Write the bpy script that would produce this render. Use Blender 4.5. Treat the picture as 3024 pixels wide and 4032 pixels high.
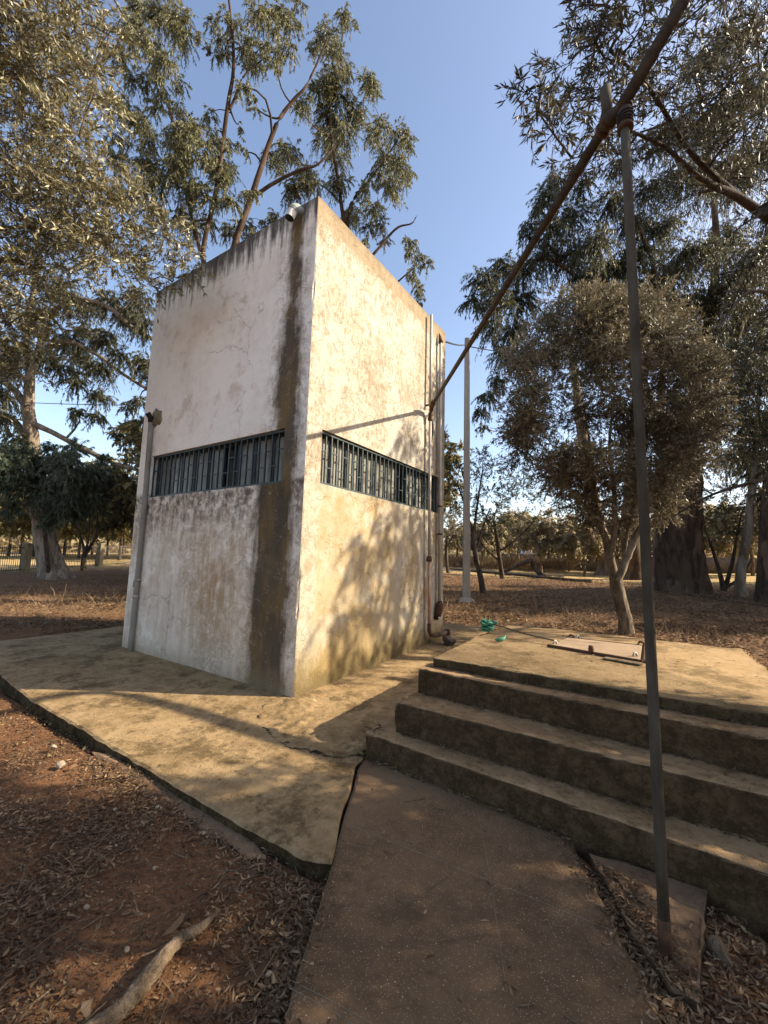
import bpy, bmesh, math, random
import numpy as np
from mathutils import Vector, Matrix

# ------------------------------------------------------------------ camera, sky, sun, exposure
for o in list(bpy.data.objects): bpy.data.objects.remove(o)
scene = bpy.context.scene
COL = scene.collection
CAM = np.array([3.7151, -3.8023, 1.6]); YAW, PITCH, ROLL, FPX = .58304, .12104, .02689, 1672.16
_f = np.array([-math.sin(YAW)*math.cos(PITCH), math.cos(YAW)*math.cos(PITCH), math.sin(PITCH)])
_r = np.array([math.cos(YAW), math.sin(YAW), 0]); _u = np.cross(_r, _f)
CR = _r*math.cos(ROLL)+_u*math.sin(ROLL); CU = -_r*math.sin(ROLL)+_u*math.cos(ROLL); CF = _f
cam = bpy.data.cameras.new('camera'); camo = bpy.data.objects.new('camera', cam); COL.objects.link(camo)
cam.sensor_fit = 'HORIZONTAL'; cam.sensor_width = 36; cam.lens = 36*FPX/3024; cam.clip_start = .05; cam.clip_end = 2000
camo.matrix_world = Matrix(((CR[0], CU[0], -CF[0], CAM[0]), (CR[1], CU[1], -CF[1], CAM[1]), (CR[2], CU[2], -CF[2], CAM[2]), (0, 0, 0, 1)))
scene.camera = camo
scene.render.resolution_x, scene.render.resolution_y = 768, 1024

SUN_EL = math.radians(31.5); SUN_AZ = math.atan2(.85, .527)        # azimuth from +Y towards +X
world = bpy.data.worlds.new('World'); scene.world = world; world.use_nodes = True
wn = world.node_tree; wn.nodes.clear()
sky = wn.nodes.new('ShaderNodeTexSky'); sky.sky_type = 'NISHITA'; sky.sun_disc = False
sky.sun_elevation = SUN_EL; sky.sun_rotation = SUN_AZ; sky.air_density = 1.0; sky.dust_density = 1.6; sky.ozone_density = 2.0; sky.altitude = 100
bg = wn.nodes.new('ShaderNodeBackground'); bg.inputs[1].default_value = .15
wo = wn.nodes.new('ShaderNodeOutputWorld'); tint = wn.nodes.new('ShaderNodeMix'); tint.data_type = 'RGBA'; tint.blend_type = 'MULTIPLY'; tint.inputs[0].default_value = 1; tint.inputs[7].default_value = (1.06, .95, .88, 1)
wn.links.new(sky.outputs[0], tint.inputs[6]); wn.links.new(tint.outputs[2], bg.inputs[0]); wn.links.new(bg.outputs[0], wo.inputs[0])
sl = bpy.data.lights.new('sun', 'SUN'); sl.energy = 5.0; sl.angle = math.radians(.53); sl.color = (1, .875, .68)
so = bpy.data.objects.new('sun', sl); COL.objects.link(so)
SD = Vector((math.sin(SUN_AZ)*math.cos(SUN_EL), math.cos(SUN_AZ)*math.cos(SUN_EL), math.sin(SUN_EL)))
so.rotation_euler = SD.to_track_quat('Z', 'Y').to_euler(); so.location = (20, 12, 20)
scene.view_settings.view_transform = 'Standard'; scene.view_settings.look = 'None'
scene.view_settings.exposure = 1.22; scene.view_settings.gamma = 1
scene.render.engine = 'CYCLES'
scene.cycles.max_bounces = 5; scene.cycles.diffuse_bounces = 4; scene.cycles.transmission_bounces = 2; scene.cycles.transparent_max_bounces = 4

# ------------------------------------------------------------------ helpers: measuring
def at(u, v, d): return CAM + d*(CF + CR*(u-1512)/FPX - CU*(v-2016)/FPX)
def ray(u, v):
    d = CF + CR*(u-1512)/FPX - CU*(v-2016)/FPX; return d/np.linalg.norm(d)
def onz(u, v, z): d = ray(u, v); return CAM + d*((z-CAM[2])/d[2])
def ony(u, v, y): d = ray(u, v); return CAM + d*((y-CAM[1])/d[1])
def onx(u, v, x): d = ray(u, v); return CAM + d*((x-CAM[0])/d[0])

def _hash(ix, iy, s): 
    h = np.sin(ix*127.1+iy*311.7+s*74.7)*43758.5453
    return h-np.floor(h)
def vnoise(x, y, s=0):
    x = np.asarray(x, float); y = np.asarray(y, float)
    ix, iy = np.floor(x), np.floor(y); fx, fy = x-ix, y-iy
    fx = fx*fx*(3-2*fx); fy = fy*fy*(3-2*fy)
    a, b, c, d = _hash(ix, iy, s), _hash(ix+1, iy, s), _hash(ix, iy+1, s), _hash(ix+1, iy+1, s)
    return (a*(1-fx)+b*fx)*(1-fy)+(c*(1-fx)+d*fx)*fy-.5
def fbm(x, y, s=0, o=4):
    t = 0; a = 1
    for k in range(o): t = t+a*vnoise(x*2**k, y*2**k, s+k); a *= .5
    return t
def _ramp(t, c): t = np.maximum(t, 0); return c*(1-np.exp(-t/c))
def g0(x, y): return -.13+.052*_ramp(y-1.5, 60)+.028*_ramp(-x-4, 60)
def apron_z(x, y): return -.045+.020*np.maximum(-np.asarray(x), 0)+.05*np.maximum(y, 0)+.008*np.minimum(y, 0)
def in_poly(x, y, poly):
    x = np.asarray(x, float); y = np.asarray(y, float); r = np.zeros(x.shape, bool)
    n = len(poly)
    for i in range(n):
        x1, y1 = poly[i]; x2, y2 = poly[(i+1) % n]
        c = ((y1 > y) != (y2 > y)) & (x < (x2-x1)*(y-y1)/((y2-y1) if y2 != y1 else 1e-9)+x1)
        r ^= c
    return r
APRON = [(-6.25, -1.62), (-4.0, -1.66), (-2.2, -1.79), (.2, -1.80), (1.95, -1.86), (2.10, -1.78), (1.80, -1.27), (1.52, -.80), (1.46, -.5), (1.60, .1), (1.7, 3.4), (1.2, 5.7), (-5.0, 5.6), (-6.1, 1.5)]
PATH = [(1.46, -.55), (1.54, -.80), (1.83, -1.30), (2.13, -1.84), (2.53, -2.58), (3.25, -3.85), (4.6, -6.4), (6.4, -6.0), (4.75, -3.85), (4.17, -2.75), (3.68, -1.78), (3.16, -.78), (3.0, -.55)]
PLAT = [(1.40, -.9), (5.2, -1.0), (5.2, 3.3), (1.4, 3.3)]
PLN = [(3.26, -.84), (3.66, -.80), (3.835, -.80), (3.80, -1.10), (3.755, -1.56), (3.66, -1.55), (3.52, -1.33), (3.42, -1.12)]
PATH_Z = -.055
def ground_z(x, y):
    z = g0(x, y)
    r = np.hypot(np.asarray(x)-2, np.asarray(y)+2)
    z = z + .05*fbm(x*.9, y*.9, 3)*np.clip(r/3, .35, 1) + .018*fbm(x*5, y*5, 9, 3)
    z = z + np.clip((r-12)/30, 0, 1)*.5*fbm(np.asarray(x)*.07, np.asarray(y)*.07, 21, 3)
    for poly, d in ((APRON, .14), (PATH, .10), (PLAT, .15)):
        z = np.where(in_poly(x, y, poly), np.minimum(z, -.045-d+np.maximum(0, .04*np.asarray(y))), z)
    x_ = np.asarray(x); y_ = np.asarray(y); e_ = x_-(3.16-(y_+.78)*.515)
    z = np.where((e_ > .015) & (e_ < .75) & (y_ < -.80-.088*(x_-1.47)+.12) & (y_ > -2.9), np.maximum(z, -.088+.02*fbm(x_*6, y_*6, 44, 3)), z)
    return z
def ong(u, v, dmax=140):
    d = ray(u, v); t = np.linspace(.5, dmax, 20000); P = CAM+d*t[:, None]
    h = P[:, 2]-g0(P[:, 0], P[:, 1]); i = np.argmax(h < 0)
    return P[i] if h[i] < 0 else P[-1]

# ------------------------------------------------------------------ helpers: objects and meshes
def link(o, parent=None):
    COL.objects.link(o)
    if parent is not None:
        o.parent = parent; o.matrix_parent_inverse = Matrix.Translation(-Vector(parent.location))
    return o
def tag(o, label=None, cat=None, group=None, kind=None):
    if label: o['label'] = label
    if cat: o['category'] = cat
    if group: o['group'] = group
    if kind: o['kind'] = kind
    return o
def empty(name, loc, label, cat, group=None):
    o = bpy.data.objects.new(name, None); o.location = Vector(loc); o.empty_display_size = .2; COL.objects.link(o)
    return tag(o, label, cat, group)
def mesh_np(name, V, faces, mat, parent=None, smooth=True):
    V = np.asarray(V, np.float32); me = bpy.data.meshes.new(name)
    me.vertices.add(len(V)); me.vertices.foreach_set('co', V.ravel())
    idx = np.concatenate([np.asarray(f, np.int32).ravel() for f in faces])
    tot = np.concatenate([np.full(len(f), np.asarray(f).shape[1], np.int32) for f in faces])
    st = np.concatenate([[0], np.cumsum(tot)[:-1]]).astype(np.int32)
    me.loops.add(len(idx)); me.loops.foreach_set('vertex_index', idx)
    me.polygons.add(len(tot)); me.polygons.foreach_set('loop_start', st)
    if smooth: me.polygons.foreach_set('use_smooth', np.ones(len(tot), bool))
    me.update(calc_edges=True); me.materials.append(mat)
    return link(bpy.data.objects.new(name, me), parent)
def obj_bm(name, bm, mat, parent=None, smooth=False):
    me = bpy.data.meshes.new(name); bm.to_mesh(me); bm.free(); me.materials.append(mat)
    if smooth:
        for p in me.polygons: p.use_smooth = True
    return link(bpy.data.objects.new(name, me), parent)
def box_bm(bm, lo, hi):
    lo, hi = Vector(lo), Vector(hi)
    m = Matrix.Translation((lo+hi)/2) @ Matrix.Diagonal((*(hi-lo), 1))
    return bmesh.ops.create_cube(bm, size=1, matrix=m)['verts']
def box(name, lo, hi, mat, parent=None, bevel=0):
    bm = bmesh.new(); box_bm(bm, lo, hi)
    if bevel: bmesh.ops.bevel(bm, geom=bm.edges[:], offset=bevel, segments=2, affect='EDGES', profile=.6)
    return obj_bm(name, bm, mat, parent)
def tubes(P, Rr, n=6):
    """P (T,K,3), Rr (T,K) -> verts, quads"""
    P = np.asarray(P, float); Rr = np.asarray(Rr, float); T, K, _ = P.shape
    t = np.gradient(P, axis=1); t /= np.linalg.norm(t, axis=2, keepdims=True)+1e-9
    ref = np.where(np.abs(t[:, :, 2:3]) > .9, np.array([1., 0, 0]), np.array([0, 0, 1.]))
    a = np.cross(t, ref); a /= np.linalg.norm(a, axis=2, keepdims=True)+1e-9
    b = np.cross(t, a)
    ang = np.arange(n)/n*2*np.pi
    V = P[:, :, None]+Rr[:, :, None, None]*(a[:, :, None]*np.cos(ang)[:, None]+b[:, :, None]*np.sin(ang)[:, None])
    base = (np.arange(T)*K*n)[:, None, None]+(np.arange(K-1)*n)[None, :, None]
    i = np.arange(n)[None, None]; j = (np.arange(n)+1)[None, None] % n
    F = np.stack([base+i, base+j, base+n+j, base+n+i], -1).reshape(-1, 4)
    return V.reshape(-1, 3), F
def smooth_poly(pts, k):
    """resample a polyline with Catmull-Rom to k points (last axis may include radius)"""
    p = np.asarray(pts, float)
    if len(p) < 3: 
        s = np.linspace(0, 1, k)[:, None]; return p[0]*(1-s)+p[-1]*s
    q = np.vstack([2*p[0]-p[1], p, 2*p[-1]-p[-2]]); n = len(p)-1; out = []
    for s in np.linspace(0, n-1e-6, k):
        i = int(s); t = s-i; a, b, c, d = q[i:i+4]
        out.append(.5*((2*b)+(-a+c)*t+(2*a-5*b+4*c-d)*t*t+(-a+3*b-3*c+d)*t**3))
    return np.array(out)
def tube_obj(name, pts, r, mat, parent=None, n=10, k=None, caps=True, bump=0, seed=0):
    pts = np.asarray(pts, float); rr = np.broadcast_to(np.asarray(r, float), (len(pts),))
    pr = np.column_stack([pts, rr])
    if k: pr = smooth_poly(pr, k)
    V, F = tubes(pr[None, :, :3], pr[None, :, 3], n)
    if bump:
        rg = np.random.default_rng(seed); ax = np.repeat(pr[:, :3], n, 0)
        V = ax+(V-ax)*(1+bump*rg.uniform(-1, 1, (len(V), 1)))
    fs = [F]
    if caps: 
        L = len(V); fs.append(np.array([list(range(n))[::-1]])); fs.append(np.array([list(range(L-n, L))]))
    return mesh_np(name, V, fs, mat, parent)

# ------------------------------------------------------------------ helpers: materials
class S:
    def __init__(s, nt, sock): s.nt, s.k = nt, sock
    def _m(s, op, o, rev=False, o2=None):
        n = s.nt.nodes.new('ShaderNodeMath'); n.operation = op
        a, b = (o, s) if rev else (s, o)
        for i, v in enumerate((a, b, o2)):
            if v is None: continue
            if isinstance(v, S): s.nt.links.new(v.k, n.inputs[i])
            else: n.inputs[i].default_value = v
        return S(s.nt, n.outputs[0])
    def __add__(s, o): return s._m('ADD', o)
    __radd__ = __add__
    def __sub__(s, o): return s._m('SUBTRACT', o)
    def __rsub__(s, o): return s._m('SUBTRACT', o, True)
    def __mul__(s, o): return s._m('MULTIPLY', o)
    __rmul__ = __mul__
    def __truediv__(s, o): return s._m('DIVIDE', o)
    def abs(s): return s._m('ABSOLUTE', None)
    def pow(s, e): return s._m('POWER', e)
    def max(s, o): return s._m('MAXIMUM', o)
    def min(s, o): return s._m('MINIMUM', o)
    def ss(s, a, b):          # smoothstep a..b -> 0..1 (a may exceed b)
        n = s.nt.nodes.new('ShaderNodeMapRange'); n.interpolation_type = 'SMOOTHSTEP'; n.clamp = True
        s.nt.links.new(s.k, n.inputs[0])
        lo, hi, o0, o1 = (a, b, 0, 1) if a < b else (b, a, 1, 0)
        for i, v in zip((1, 2, 3, 4), (lo, hi, o0, o1)): n.inputs[i].default_value = v
        return S(s.nt, n.outputs[0])
class Mat:
    def __init__(s, name, rough=.85, spec=.25):
        s.m = bpy.data.materials.new(name); s.m.use_nodes = True; s.nt = s.m.node_tree
        s.b = s.nt.nodes['Principled BSDF']; s.out = s.nt.nodes['Material Output']
        s.b.inputs['Roughness'].default_value = rough; s.b.inputs['Specular IOR Level'].default_value = spec
        tc = s.nt.nodes.new('ShaderNodeTexCoord'); s.obj = tc.outputs['Object']
        s.geo = s.nt.nodes.new('ShaderNodeNewGeometry')
    def pos(s):
        n = s.nt.nodes.new('ShaderNodeSeparateXYZ'); s.nt.links.new(s.geo.outputs['Position'], n.inputs[0])
        return [S(s.nt, n.outputs[i]) for i in range(3)]
    def vec(s, sx=1, sy=1, sz=1, off=(0, 0, 0)):
        n = s.nt.nodes.new('ShaderNodeMapping'); s.nt.links.new(s.geo.outputs['Position'], n.inputs[0])
        n.inputs['Scale'].default_value = (sx, sy, sz); n.inputs['Location'].default_value = off
        return n.outputs[0]
    def noise(s, scale=1, detail=4, rough=.55, sc=(1, 1, 1), dist=0, off=(0, 0, 0)):
        n = s.nt.nodes.new('ShaderNodeTexNoise'); s.nt.links.new(s.vec(*sc, off=off), n.inputs['Vector'])
        n.inputs['Scale'].default_value = scale; n.inputs['Detail'].default_value = detail
        n.inputs['Roughness'].default_value = rough; n.inputs['Distortion'].default_value = dist
        return S(s.nt, n.outputs['Fac'])
    def voro(s, scale=1, feature='F1', sc=(1, 1, 1), warp=0, wscale=3, out='Distance'):
        n = s.nt.nodes.new('ShaderNodeTexVoronoi'); n.feature = feature; n.inputs['Scale'].default_value = scale
        v = s.vec(*sc)
        if warp:
            nz = s.nt.nodes.new('ShaderNodeTexNoise'); nz.inputs['Scale'].default_value = wscale; nz.inputs['Detail'].default_value = 5
            s.nt.links.new(v, nz.inputs['Vector'])
            ma = s.nt.nodes.new('ShaderNodeVectorMath'); ma.operation = 'MULTIPLY_ADD'
            s.nt.links.new(nz.outputs['Color'], ma.inputs[0]); ma.inputs[1].default_value = (warp,)*3; s.nt.links.new(v, ma.inputs[2]); v = ma.outputs[0]
        s.nt.links.new(v, n.inputs['Vector'])
        return S(s.nt, n.outputs[out])
    def rnd(s): return S(s.nt, s.geo.outputs['Random Per Island'])
    def mix(s, a, b, f):
        n = s.nt.nodes.new('ShaderNodeMix'); n.data_type = 'RGBA'
        for i, v in ((6, a), (7, b), (0, f)):
            if isinstance(v, S): s.nt.links.new(v.k, n.inputs[i])
            elif isinstance(v, tuple): n.inputs[i].default_value = (*v, 1)
            else: n.inputs[i].default_value = v
        return S(s.nt, n.outputs[2])
    def ramp(s, f, stops):
        n = s.nt.nodes.new('ShaderNodeValToRGB'); s.nt.links.new(f.k, n.inputs[0]); e = n.color_ramp.elements
        while len(e) < len(stops): e.new(.5)
        for el, (p, c) in zip(e, stops): el.position = p; el.color = (*c, 1)
        return S(s.nt, n.outputs[0])
    def color(s, c):
        if isinstance(c, S): s.nt.links.new(c.k, s.b.inputs['Base Color'])
        else: s.b.inputs['Base Color'].default_value = (*c, 1)
        return s
    def rough(s, c): s.nt.links.new(c.k, s.b.inputs['Roughness']); return s
    def bump(s, h, strength=.5, dist=.02):
        n = s.nt.nodes.new('ShaderNodeBump'); n.inputs['Strength'].default_value = strength; n.inputs['Distance'].default_value = dist
        s.nt.links.new(h.k, n.inputs['Height']); s.nt.links.new(n.outputs[0], s.b.inputs['Normal']); return s
    def translucent(s, c, f):
        t = s.nt.nodes.new('ShaderNodeBsdfTranslucent')
        if isinstance(c, S): s.nt.links.new(c.k, t.inputs[0])
        else: t.inputs[0].default_value = (*c, 1)
        x = s.nt.nodes.new('ShaderNodeMixShader'); x.inputs[0].default_value = f
        s.nt.links.new(s.b.outputs[0], x.inputs[1]); s.nt.links.new(t.outputs[0], x.inputs[2]); s.nt.links.new(x.outputs[0], s.out.inputs[0]); return s

def mat_simple(name, c1, c2, scale=8, rough=.8, spec=.3, bump=.3, sc=(1, 1, 1), metal=0, dist=.01):
    m = Mat(name, rough, spec); n = m.noise(scale, 6, .65, sc); m.color(m.mix(c1, c2, n.ss(.3, .7)))
    if bump: m.bump(m.noise(scale*4, 4, .6, sc), bump, dist)
    m.b.inputs['Metallic'].default_value = metal
    return m.m
def mat_leaf(name, cols, trans=.3, tcol=None, rough=.5, spec=.35):
    m = Mat(name, rough, spec); k = len(cols)
    c = m.ramp(m.rnd(), [(i/(k-1) if k > 1 else 0, cc) for i, cc in enumerate(cols)])
    big = m.noise(.9, 2, .5)
    c = m.mix(c, tuple(x*.55 for x in cols[0]), big.ss(.45, .75)*.5)
    m.color(c); m.translucent(m.mix(c, tcol or tuple(min(1, x*1.6) for x in cols[-1]), .5), trans); return m.m

def wall_left_mat():
    m = Mat('plaster_shaded_side', .9, .15); x, y, z = m.pos()
    n1 = m.noise(1.3, 6, .6); n2 = m.noise(7, 6, .7); streak = m.noise(6, 6, .65, (1.6, 1, .22)); fine = m.noise(38, 3, .7)
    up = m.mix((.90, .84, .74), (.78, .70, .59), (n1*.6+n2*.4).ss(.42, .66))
    up = m.mix(up, (.55, .41, .29), (m.noise(1.7, 7, .72, off=(3, 0, 1)).ss(.53, .64))*.55)
    lo = m.mix((.74, .64, .52), (.55, .44, .32), (n2*.35+streak*.45+n1*.2).ss(.38, .62))
    lo = m.mix(lo, (.88, .80, .68), m.noise(1.3, 8, .72, off=(7, 1, 2)).ss(.50, .62)*.85)
    lo = m.mix(lo, (.36, .27, .18), (m.noise(.9, 6, .7, off=(2, 5, 2))*.6+m.noise(20, 5, .75)*.4)    .ss(.535, .61)*.6)
    c = m.mix(lo, up, (z+n2*.25).ss(2.62, 2.9))
    # dark run-off below the sill and at the left margin
    sill = (z+streak*1.6).ss(2.4, 3.45)*z.ss(2.72, 2.60); c = m.mix(c, (.11, .085, .065), sill*(n2.ss(.38, .6))*.95)
    # rust coloured patch
    dx = (x+1.65)*.95; dz = (z-1.15)*.75; r = (dx*dx+dz*dz).pow(.5)+(streak-.5)*.9
    c = m.mix(c, (.36, .22, .10), r.ss(1.0, .1)*(n2*.5+streak*.5).ss(.36, .60)*.8)
    # soot streaks under the roof edge
    top = (z+(streak-.5)*2.1+(n2-.5)*.5); c = m.mix(c, (.085, .07, .055), top.ss(6.0, 6.55)*.92)
    c = m.mix(c, (.06, .055, .05), (z+(m.noise(14, 4, .6, (1, 1, .06))-.5)*2.6).ss(6.25, 6.6)*.6)
    # the long wet stain falling from the spout to the ground
    wob = (n2-.5)*.28+(m.noise(2.2, 4, .6)-.5)*.34+(fine-.5)*.10
    wob = wob+(m.noise(11, 5, .65, (1, 1, .10), off=(2, 1, 5))-.5)*.30
    low = z.ss(3.5, 2.3); ctr = low*(-.14)+(-.37); wid = .08+z.ss(6.3, 3.4)*.13+low*.11
    d = ((x-ctr).abs()+wob)-wid
    band = d.ss(.09, -.07)*z.ss(6.62, 6.3)
    bc = m.mix((.065, .048, .03), (.14, .088, .03), m.noise(3, 5, .6, (1, 1, .4)).ss(.42, .62))
    bc = m.mix(bc, (.36, .31, .25), (fine*.5+n2*.5).ss(.54, .66)*.7)
    c = m.mix(c, bc, band*.96)
    edge = d.ss(.34, .02)*z.ss(6.5, 5.9); c = m.mix(c, (.13, .095, .07), edge*(n2*.6+fine*.4).ss(.44, .60)*.7*d.ss(-.1, .05))
    c = m.mix(c, (.24, .18, .10), (z+n2*.5).ss(.62, .26)*.55)
    crack = m.voro(.8, 'DISTANCE_TO_EDGE', warp=.5).ss(.008, .0)*m.noise(.9, 2).ss(.45, .55)
    c = m.mix(c, (.3, .25, .2), crack*.45)
    c = m.mix(c, (.12, .10, .085), m.voro(26, warp=.3, wscale=8).ss(.16, .08)*m.noise(2.3, 3).ss(.5, .62)*z.ss(2.9, 2.4)*.8)
    m.color(c); m.bump(n2*.4+fine*.6-crack, .55, .012); return m.m
def wall_right_mat():
    m = Mat('plaster_sunny_side', .9, .15); x, y, z = m.pos()
    n1 = m.noise(1.1, 6, .62); n2 = m.noise(6, 8, .72, dist=.6); streak = m.noise(9, 7, .7, (1, 1, .35)); fine = m.noise(34, 4, .7)
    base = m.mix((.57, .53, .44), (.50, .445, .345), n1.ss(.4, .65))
    pat = (n2*.5+streak*.35+fine*.15)
    c = m.mix(base, (.35, .275, .175), (pat+(m.noise(.8, 4, .6, off=(4, 4, 4))-.5)*.35).ss(.48, .60)*.8)
    c = m.mix(c, (.64, .60, .51), (m.noise(3.2, 6, .7, off=(2, 2, 9))).ss(.56, .68)*.8)
    spk = m.noise(17, 6, .75, (1, 1, .6), .5, (6, 2, 3)); c = m.mix(c, (.31, .235, .14), (spk*.75+n1*.25).ss(.50, .60)*.75)
    lo = m.mix((.50, .40, .25), (.40, .285, .14), (n2*.5+n1*.5).ss(.42, .62))
    lo = m.mix(lo, (.55, .49, .38), m.noise(2.4, 6, .7, off=(1, 5, 3)).ss(.50, .66)*.85)
    lo = m.mix(lo, (.50, .46, .39), y.ss(1.2, 3.2)*m.noise(2.0, 5, .7).ss(.36, .6)*.7)
    inner = y.ss(.24, .36)
    c = m.mix(c, lo, (z+(n2-.5)*.3).ss(2.75, 2.5)*(inner*.75+.25))
    # plain brown coping band
    bandc = m.mix((.31, .23, .135), (.42, .33, .21), (n1*.5+streak*.5).ss(.42, .62)); bandc = m.mix(bandc, (.22, .16, .10), (z+(n2-.5)*.4).ss(6.42, 6.6)*.6)
    c = m.mix(c, bandc, (z+(n2-.5)*.07).ss(6.255, 6.285)*.95)
    c = m.mix(c, (.30, .21, .10), (z+(streak-.5)*1.0).ss(6.0, 6.3)*z.ss(6.29, 6.26)*.5)
    # moss and splash at the foot
    c = m.mix(c, (.31, .22, .08), (z+(n2-.5)*.9+(streak-.5)*.5).ss(.75, .15)*.8)
    c = m.mix(c, (.15, .11, .05), (z+(n2-.5)*.7-y*.045).ss(.38, .05)*.8)
    cr = m.voro(2.6, 'DISTANCE_TO_EDGE', warp=.45, wscale=4).ss(.016, .0)*m.noise(1.2, 3).ss(.40, .55)
    cr2 = m.voro(6.5, 'DISTANCE_TO_EDGE', warp=.3, wscale=6).ss(.03, .0)*m.noise(1.6, 3, off=(5, 2, 1)).ss(.46, .6)
    cr = cr.max(cr2*.8)
    c = m.mix(c, (.30, .22, .13), cr*.55)
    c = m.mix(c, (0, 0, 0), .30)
    m.color(c); m.bump(n2*.5+fine*.5-cr*.8, .6, .014); return m.m

MAT = {}
MAT['wall_left'] = wall_left_mat(); MAT['wall_right'] = wall_right_mat()
MAT['wall_back'] = mat_simple('plaster_back', (.5, .46, .4), (.36, .31, .26), 3)
MAT['roof'] = mat_simple('roof_concrete', (.3, .28, .25), (.2, .18, .16), 4)
def concrete(name, a, b, moss, specks=.5, edge=.0):
    m = Mat(name, .93, .10); x, y, z = m.pos()
    n1 = m.noise(1.2, 6, .62); n2 = m.noise(8, 8, .75); n3 = m.noise(24, 6, .75, off=(5, 3, 1)); fine = m.noise(75, 3, .7)
    c = m.mix(a, b, (n1*.45+n2*.55).ss(.40, .60)); c = m.mix(c, moss, (m.noise(1.9, 7, .72, off=(3, 1, 0))*.7+n3*.3).ss(.48, .60)*.8)
    c = m.mix(c, tuple(min(1, v*1.35) for v in a), (fine*.45+n3*.55).ss(.55, .66)*specks)
    c = m.mix(c, tuple(v*.28 for v in b), (n3*.75+n2*.25).ss(.565, .63)*.75)
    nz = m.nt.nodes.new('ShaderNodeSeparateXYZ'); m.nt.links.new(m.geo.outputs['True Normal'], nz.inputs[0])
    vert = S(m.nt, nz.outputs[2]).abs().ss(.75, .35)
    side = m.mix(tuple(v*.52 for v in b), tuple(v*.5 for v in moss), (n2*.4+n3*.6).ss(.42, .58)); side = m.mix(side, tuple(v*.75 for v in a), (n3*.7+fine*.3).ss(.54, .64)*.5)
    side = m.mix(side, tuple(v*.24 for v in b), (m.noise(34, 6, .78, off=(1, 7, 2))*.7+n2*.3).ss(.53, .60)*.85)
    side = m.mix(side, (0, 0, 0), .34)  # vertical faces made darker than the tops
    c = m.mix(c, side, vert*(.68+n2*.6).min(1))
    if edge:
        pt = S(m.nt, m.geo.outputs['Pointiness']); c = m.mix(c, tuple(min(1, v*1.25) for v in a), pt.ss(.53, .60)*n3.ss(.40, .55)*edge)
    m.color(c); m.bump(n2*.4+n3*.5+fine*.5, 1.0, .014); return m.m
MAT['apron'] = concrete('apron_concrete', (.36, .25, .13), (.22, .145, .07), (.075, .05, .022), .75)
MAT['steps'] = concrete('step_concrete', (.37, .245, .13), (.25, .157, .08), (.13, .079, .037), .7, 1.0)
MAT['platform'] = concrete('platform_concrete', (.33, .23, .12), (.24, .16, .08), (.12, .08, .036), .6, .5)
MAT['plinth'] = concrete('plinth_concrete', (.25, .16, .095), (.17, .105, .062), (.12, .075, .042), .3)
MAT['lid'] = mat_simple('hatch_lid', (.33, .235, .15), (.25, .175, .11), 5, .8, .2, .3)
def path_mat():
    m = Mat('chip_paving', .85, .2); n1 = m.noise(1.6, 5, .6); n2 = m.noise(12, 5, .7)
    c = m.mix((.175, .106, .055), (.12, .071, .036), (n1*.6+n2*.4).ss(.4, .62))
    v = m.voro(150, warp=.02, wscale=20); cr = m.voro(150, warp=.02, wscale=20, out='Color')
    sep = m.nt.nodes.new('ShaderNodeSeparateColor'); m.nt.links.new(cr.k, sep.inputs[0]); rr = S(m.nt, sep.outputs[0]); gg = S(m.nt, sep.outputs[1])
    chip = v.ss(.42, .28)
    c = m.mix(c, (.10, .07, .05), chip*rr.ss(.1, .0)); c = m.mix(c, (.34, .245, .165), chip*rr.ss(.66, .74)*.75)
    c = m.mix(c, (.50, .40, .29), chip*rr.ss(.965, .975)*.8)
    v2 = m.voro(55, out='Distance'); c2 = m.voro(55, out='Color'); s2 = m.nt.nodes.new('ShaderNodeSeparateColor'); m.nt.links.new(c2.k, s2.inputs[0])
    c = m.mix(c, (.55, .45, .33), v2.ss(.20, .12)*S(m.nt, s2.outputs[0]).ss(.95, .97)*.85)
    c = m.mix(c, (.19, .125, .07), m.noise(1.1, 4, .6, off=(3, 3, 3)).ss(.5, .7)*.5); c = m.mix(c, (.05, .033, .02), m.noise(.8, 6, .7, off=(8, 1, 3)).ss(.52, .68)*.5)
    m.color(c); m.bump(m.noise(120, 3, .7)+chip*.4, .6, .006); return m.m
MAT['path'] = path_mat()
def ground_mat():
    m = Mat('red_earth', .97, .05); x, y, z = m.pos()
    n1 = m.noise(.55, 6, .65); n2 = m.noise(6, 8, .75); fine = m.noise(45, 5, .75)
    c = m.mix((.22, .108, .053), (.135, .067, .034), (n1*.5+n2*.5).ss(.4, .62))
    c = m.mix(c, (.23, .13, .07), (n2*.5+fine*.5).ss(.53, .66)*.7)
    c = m.mix(c, (.07, .042, .028), m.noise(13, 6, .75, off=(2, 8, 1)).ss(.56, .66)*.7)
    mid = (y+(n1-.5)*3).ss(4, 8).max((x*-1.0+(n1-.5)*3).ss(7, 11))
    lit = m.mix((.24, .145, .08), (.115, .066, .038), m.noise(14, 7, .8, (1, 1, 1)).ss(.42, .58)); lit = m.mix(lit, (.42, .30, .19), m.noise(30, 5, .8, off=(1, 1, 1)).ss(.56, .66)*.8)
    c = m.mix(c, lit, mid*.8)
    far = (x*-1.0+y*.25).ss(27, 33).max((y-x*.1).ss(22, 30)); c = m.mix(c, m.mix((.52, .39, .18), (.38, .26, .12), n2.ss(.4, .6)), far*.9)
    m.color(c); m.bump(n2*.5+fine*.7, .9, .03); return m.m
MAT['ground'] = ground_mat()
MAT['grille'] = mat_simple('grille_paint', (.018, .035, .042), (.03, .05, .052), 20, .5, .4, .1)
MAT['sash'] = mat_simple('sash_paint', (.025, .04, .05), (.05, .06, .065), 12, .6, .3, .1)
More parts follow.
